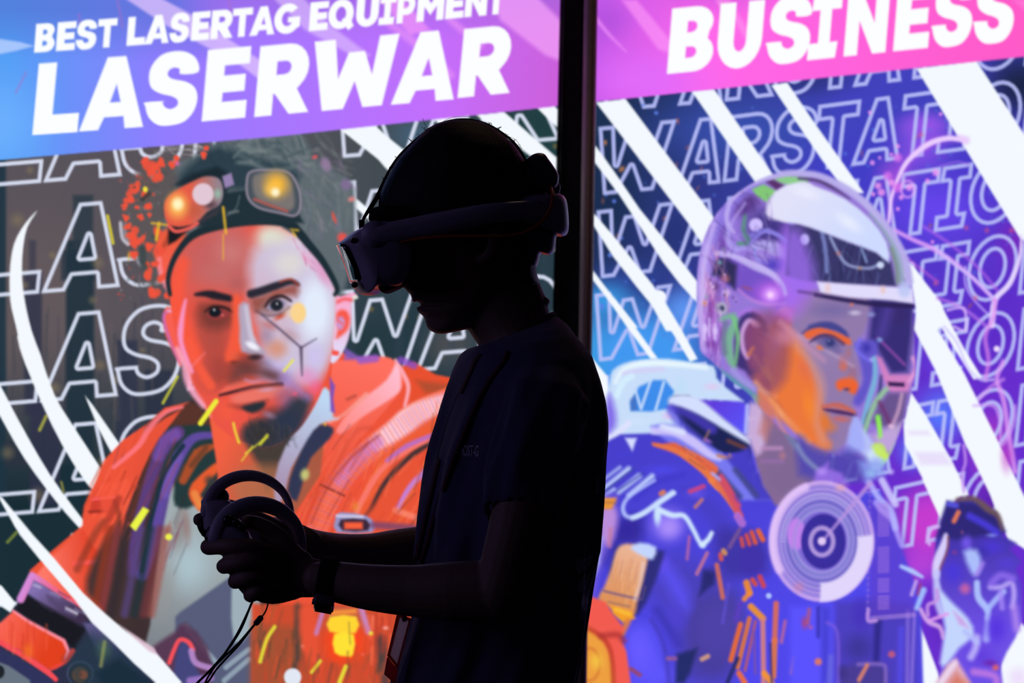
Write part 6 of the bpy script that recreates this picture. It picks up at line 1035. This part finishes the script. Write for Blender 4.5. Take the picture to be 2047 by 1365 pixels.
# cradle round the back of the head, with its lower pad
pr = [(1150, 560), (1200, 492), (1310, 480), (1385, 488), (1408, 560), (1412, 680), (1385, 716), (1340, 700), (1322, 680), (1240, 670), (1180, 640)]
b = MB(); b.loft([section([(1290+(x-1290)*q, 600+(y-600)*q) for x, y in pr], d, sx=-s_, n=3) for d, q, s_ in ((-112, .62, 30), (-106, .8, 22), (-92, .92, 12), (-60, .98, 4), (0, 1, 0), (60, .98, 4), (92, .92, 12), (106, .8, 22), (112, .62, 30))]); part(b, 'rear_cradle', M['plastic'], hs)
pr = [(1110, 660), (1180, 645), (1335, 680), (1338, 740), (1330, 800), (1305, 823), (1255, 816), (1240, 870), (1222, 893), (1190, 850), (1140, 770)]
b = MB(); b.loft([section([(1240+(x-1240)*q, 740+(y-740)*q) for x, y in pr], d, sx=-s_, n=3) for d, q, s_ in ((-84, .7, 16), (-76, .9, 8), (-40, .98, 2), (0, 1, 0), (40, .98, 2), (76, .9, 8), (84, .7, 16))]); part(b, 'neck_pad', M['plastic2'], hs)
# battery pack clipped on above the cradle, its plug and the orange lead
pr = [(1168, 300), (1190, 268), (1230, 250), (1272, 254), (1298, 285), (1330, 330), (1354, 375), (1350, 425), (1330, 452), (1290, 470), (1250, 476), (1222, 440), (1200, 380)]
b = MB(); b.loft([section([(1265+(x-1265)*q, 365+(y-365)*q) for x, y in pr], d, n=4) for d, q in ((-66, .6), (-62, .82), (-50, .94), (-30, 1), (30, 1), (50, .94), (62, .82), (66, .6))]); bp = part(b, 'battery_pack', M['plastic2'], hs)
b = MB(); b.tube([o3(*HD(1330, 440), -10), o3(*HD(1322, 470), -10)], .007, 16); part(b, 'plug', M['plastic2'], hs)
b = MB(); b.box(o3(*HD(1192, 352), -30), CR*.004+CU*-.002, CU*.005+CR*.002, FWD*.008); part(b, 'clip', M['plastic'], hs, smooth=False, bevel=.001)
b = MB(); b.tube([o3(*HD(1195, 375), -20), o3(*HD(1215, 430), -20), o3(*HD(1240, 475), -20)], .004, 8, 3); part(b, 'clip_arm', M['plastic2'], hs)
b = MB(); pth = [(1305, 440, -70), (1318, 500, -118), (1303, 575, -128), (1255, 648, -132), (1170, 706, -150), (1080, 730, -158), (960, 733, -164), (800, 733, -166), (650, 740, -166), (520, 754, -160), (440, 776, -152)]
b.tube([o3(*HD(x, y), d) for x, y, d in pth], .0019, 10, 6); part(b, 'orange_lead', M['cable'], hs)
# strap over the crown
b = MB(); pth = [(236, 668), (240, 640), (256, 600), (296, 540), (326, 490), (352, 424), (392, 345), (440, 272), (500, 208), (566, 150), (640, 96), (720, 66), (800, 54), (880, 60), (960, 86), (1042, 136), (1104, 188), (1156, 262), (1188, 350), (1200, 400)]
b.tube([o3(*HD(x, y), 0) for x, y in pth], [.0018]*3+[.0026]*2+[.0014]*15, 10, 4, flat=4.5); part(b, 'top_strap', M['foam'], hs)
b = MB(); b.box(o3(*HD(238, 655), 0), CR*.003, CU*.006, FWD*.011); part(b, 'strap_buckle', M['black'], hs, smooth=False, bevel=.001)

# ================================================================ controllers
def controller(label, D, cx, cy, rx, ry, wid, a0, a1, bodyp, extra):
    o = empty('motion_controller', at(cx, cy, D)); tag(o, label, 'controller', 'hand controllers')
    b = MB(); rings = []; n = 54
    for i in range(n+1):
        a = math.radians(a0+(a1-a0)*i/n); w_ = np.interp(i/n, np.linspace(0, 1, len(wid)), wid)/2
        c = at(cx+(rx-w_)*math.cos(a), cy-(ry-w_)*math.sin(a), D+extra[0]*math.cos(a)*.001); rad = (CR*math.cos(a)+CU*math.sin(a)).normalized(); tng = CU*math.cos(a)-CR*math.sin(a)
        ax = (FWD*math.cos(math.radians(extra[1]))+rad*math.sin(math.radians(extra[1]))).normalized(); r2 = ax.cross(tng).normalized()
        e = min(1, (i+1.6)/3, (n-i+1.)/3)**.5; rr_ = []
        for j in range(16):
            t_ = 2*PI*j/16; x, z = math.cos(t_), math.sin(t_); x = abs(x)**.75*(1 if x > 0 else -1); z = abs(z)**.75*(1 if z > 0 else -1)
            rr_.append(c+r2*(x*w_*MPP*.92*e)+ax*(z*.0085*e))
        rings.append(rr_)
    b.loft(rings); part(b, 'tracking_ring', M['plastic'], o)
    b = MB(); pts = _smooth([HC(*p) for p in bodyp], 4); c = pts.mean(0)
    b.loft([[at(*(c+(q-c)*k), D+d*.001) for q in pts] for d, k in ((-20, .55), (-18, .8), (-12, .95), (0, 1), (14, 1), (22, .9), (25, .6))]); part(b, 'handle', M['plastic'], o)
    return o
near = controller('nearer hand controller, its broad ring in front of the other ring', -.10, 513, 1086, 99, 95, [36, 35, 35, 35, 34, 33, 32, 30, 26, 24, 22, 22], 180, -30, [(150, 430), (180, 400), (230, 370), (290, 348), (345, 372), (390, 440), (415, 495), (420, 560), (520, 640), (600, 740), (560, 800), (480, 760), (380, 640), (300, 560), (200, 520), (155, 490)], (12, -18))
far = controller('farther hand controller, its thinner ring arching above the nearer ring', .07, 494, 1028, 94.5, 90, [34, 30, 27, 26, 26, 25, 23, 21, 18, 16, 15, 15], 184, -24, [(97, 255), (110, 236), (150, 226), (200, 230), (270, 244), (330, 300), (380, 360), (460, 460), (500, 560), (440, 600), (360, 520), (260, 450), (180, 400), (130, 424), (112, 424), (105, 330)], (8, -12))
# thumbsticks, buttons and triggers
def knob(root, px, py, D, r, h, name, m, ax):
    p = at(px, py, D); b = MB(); b.tube([p-ax*h, p+ax*h*.6], r*.45, 14, round_ends=False); b.tube([p+ax*h*.6, p+ax*h], r, 22); part(b, name, m, root)
up = (CU*.93-CR*.2-FWD*.25).normalized()
knob(far, *HC(228, 234), .07, .0085, .003, 'thumbstick', M['black'], up)
upn = (CU*.7-CR*.3-FWD*.5).normalized()
knob(near, *HC(272, 380), -.122, .0065, .003, 'thumbstick', M['black'], upn)
for x, y in ((318, 392), (352, 418)): knob(near, *HC(x, y), -.126, .0045, .003, 'button', M['black'], upn)
for root, x, y, D in ((near, 168, 470, -.10), (far, 122, 400, .07)):
    b = MB(); b.tube([at(*HC(x, y-40), D), at(*HC(x-6, y), D), at(*HC(x+4, y+40), D)], [.006, .008, .006], 14, 4); part(b, 'trigger', M['black'], root)
def cord(root, pts, r=.0011): b = MB(); b.tube([at(*HC(x, y), d) for x, y, d in pts], r, 8, 5); part(b, 'wrist_cord', M['cord'], root)
cord(near, [(412, 870, -.11), (398, 900, -.11), (345, 1030, -.11), (270, 1150, -.108), (200, 1235, -.106), (130, 1310, -.105), (62, 1378, -.105), (20, 1440, -.105), (30, 1500, -.105)], .00125)
cord(near, [(404, 880, -.104), (384, 930, -.104), (322, 1058, -.104), (252, 1170, -.104), (190, 1255, -.104), (140, 1330, -.104), (112, 1385, -.104), (60, 1450, -.104), (30, 1500, -.105)])
cord(far, [(508, 880, .02), (498, 915, .02), (482, 945, .02), (456, 972, .02)], .0009)
cord(far, [(452, 985, .02), (425, 1008, .02), (330, 1118, .02), (240, 1205, .02), (160, 1285, .02), (80, 1362, .02), (10, 1440, .02)], .0012)
cord(far, [(446, 988, .024), (415, 1022, .024), (330, 1132, .024), (255, 1212, .024), (190, 1285, .024), (128, 1370, .024), (10, 1440, .02)], .0012)
b = MB(); b.tube([at(*HC(462, 968), .02), at(*HC(438, 996), .02)], .0035, 14, flat=.8); part(b, 'cord_lock', M['black'], far)

# ================================================================ smartwatch on the near wrist
wt = empty('smartwatch', at(655, 1162, -.137)); tag(wt, 'dark smartwatch on the nearer wrist, its case turned underneath', 'watch')
b = MB(); rings = []; n = 40
c0, c1 = at(*HC(893, 610), -.14), at(*HC(845, 865), -.14); ctr = at(*HC(868, 735), -.138); axv = (c0-c1).normalized(); rv = (c0-c1).length/2+.001
wdir = (CR*1.0+axv*-.02).normalized(); wdir = (wdir-axv*wdir.dot(axv)).normalized(); bd = axv.cross(wdir).normalized()
for i in range(n):
    a = 2*PI*i/n; rdl = axv*math.cos(a)+bd*math.sin(a)*.9; p = ctr+rdl*rv; r = []
    for u, v_ in ((-1, .4), (-.8, 1), (.8, 1), (1, .4), (1, -.4), (.8, -1), (-.8, -1), (-1, -.4)): r.append(p+wdir*(u*.0098)+rdl*(v_*.0016))
    rings.append(r)
rings.append(rings[0]); b.loft(rings, False); part(b, 'band', M['foam'], wt)
cs = at(*HC(852, 878), -.150); cdir = (-axv*.93-FWD*.36).normalized(); sdir = wdir; tdir = cdir.cross(sdir).normalized()
b = MB(); b.box(cs, sdir*.0108, tdir*.0175, cdir*.0052); wc = part(b, 'case', M['plastic2'], wt, bevel=.003); b = MB(); b.box(cs+cdir*.0056, sdir*.0092, tdir*.0155, cdir*.0008); keep(b.obj('screen', M['glass'], None, bevel=.0006), wt)
b = MB(); b.tube([cs-sdir*.0104, cs-sdir*.0128], .0032, 14, round_ends=False); part(b, 'crown', M['plastic2'], wt)

# ================================================================ badge on its ribbon
BC = lambda x, y: (740+x/1.785, 600+y/1.785)
bg = empty('badge_on_lanyard', at(800, 1290, -.02)); tag(bg, "name badge on a dark ribbon hanging down the person's chest", 'badge')
for pth in ([(384, 188), (366, 214), (345, 262), (305, 350), (270, 440), (240, 550), (215, 660), (188, 780), (160, 900), (140, 990), (112, 1110)], [(482, 178), (470, 212), (432, 262), (398, 315), (366, 380), (340, 440), (308, 520), (280, 590), (250, 680), (220, 770), (190, 880), (160, 970), (118, 1112)]):
    g = _smooth([BC(*p) for p in pth], 14, False); b = MB(); Ls, Rs = [], []
    for i, q in enumerate(g):
        p, nn = drape(*q, .0028); p2, _ = drape(q[0]+8, q[1]+2, .0028)
        if (p2-p).length > .02: p2 = p+CR*.0045
        Ls.append(p); Rs.append(p2)
    rg_ = [[l, r, r-FWD*.0008, l-FWD*.0008] for l, r in zip(Ls, Rs)]; b.loft(rg_); part(b, 'ribbon', M['lanyard'], bg)
# card in a red-rimmed holder, turned a little away from the lens
def BQ(x, y, d=-.05): return at(*HC(x, y), d+(1380-x)*-.00012)
def pane(name, q, m, th=.0008, hole=None):
    q = [BQ(*p) for p in q]; n_ = (q[1]-q[0]).cross(q[3]-q[0]).normalized()*th; b = MB()
    if hole:
        h = [BQ(*p) for p in hole]; v = [p+n_ for p in q+h]+[p-n_ for p in q+h]; f = []
        for i in range(4): j = (i+1) % 4; f += [[i, j, 4+j, 4+i], [8+i, 12+i, 12+j, 8+j], [i, 8+i, 8+j, j], [4+i, 4+j, 12+j, 12+i]]
        b.add(v, f)
    else: b.add([p+n_ for p in q]+[p-n_ for p in q], [[0, 1, 2, 3], [7, 6, 5, 4], [0, 4, 5, 1], [1, 5, 6, 2], [2, 6, 7, 3], [3, 7, 4, 0]])
    return part(b, name, m, bg, smooth=False)
inn = [(1314, 960), (1371, 985), (1299, 1252), (1254, 1192)]
pane('holder', [(1303, 940), (1383, 968), (1303, 1275), (1243, 1200)], M['red'], .0013, inn)
pane('card', [(1312, 955), (1374, 982), (1301, 1258), (1251, 1195)], M['card'], .0004)
pane('lower_flap', [(1242, 1208), (1302, 1284), (1288, 1372), (1224, 1312)], M['red'], .0012)
b = MB(); b.tube([BQ(1345, 935), BQ(1343, 975)], .003, 10); part(b, 'clip', M['plastic2'], bg)
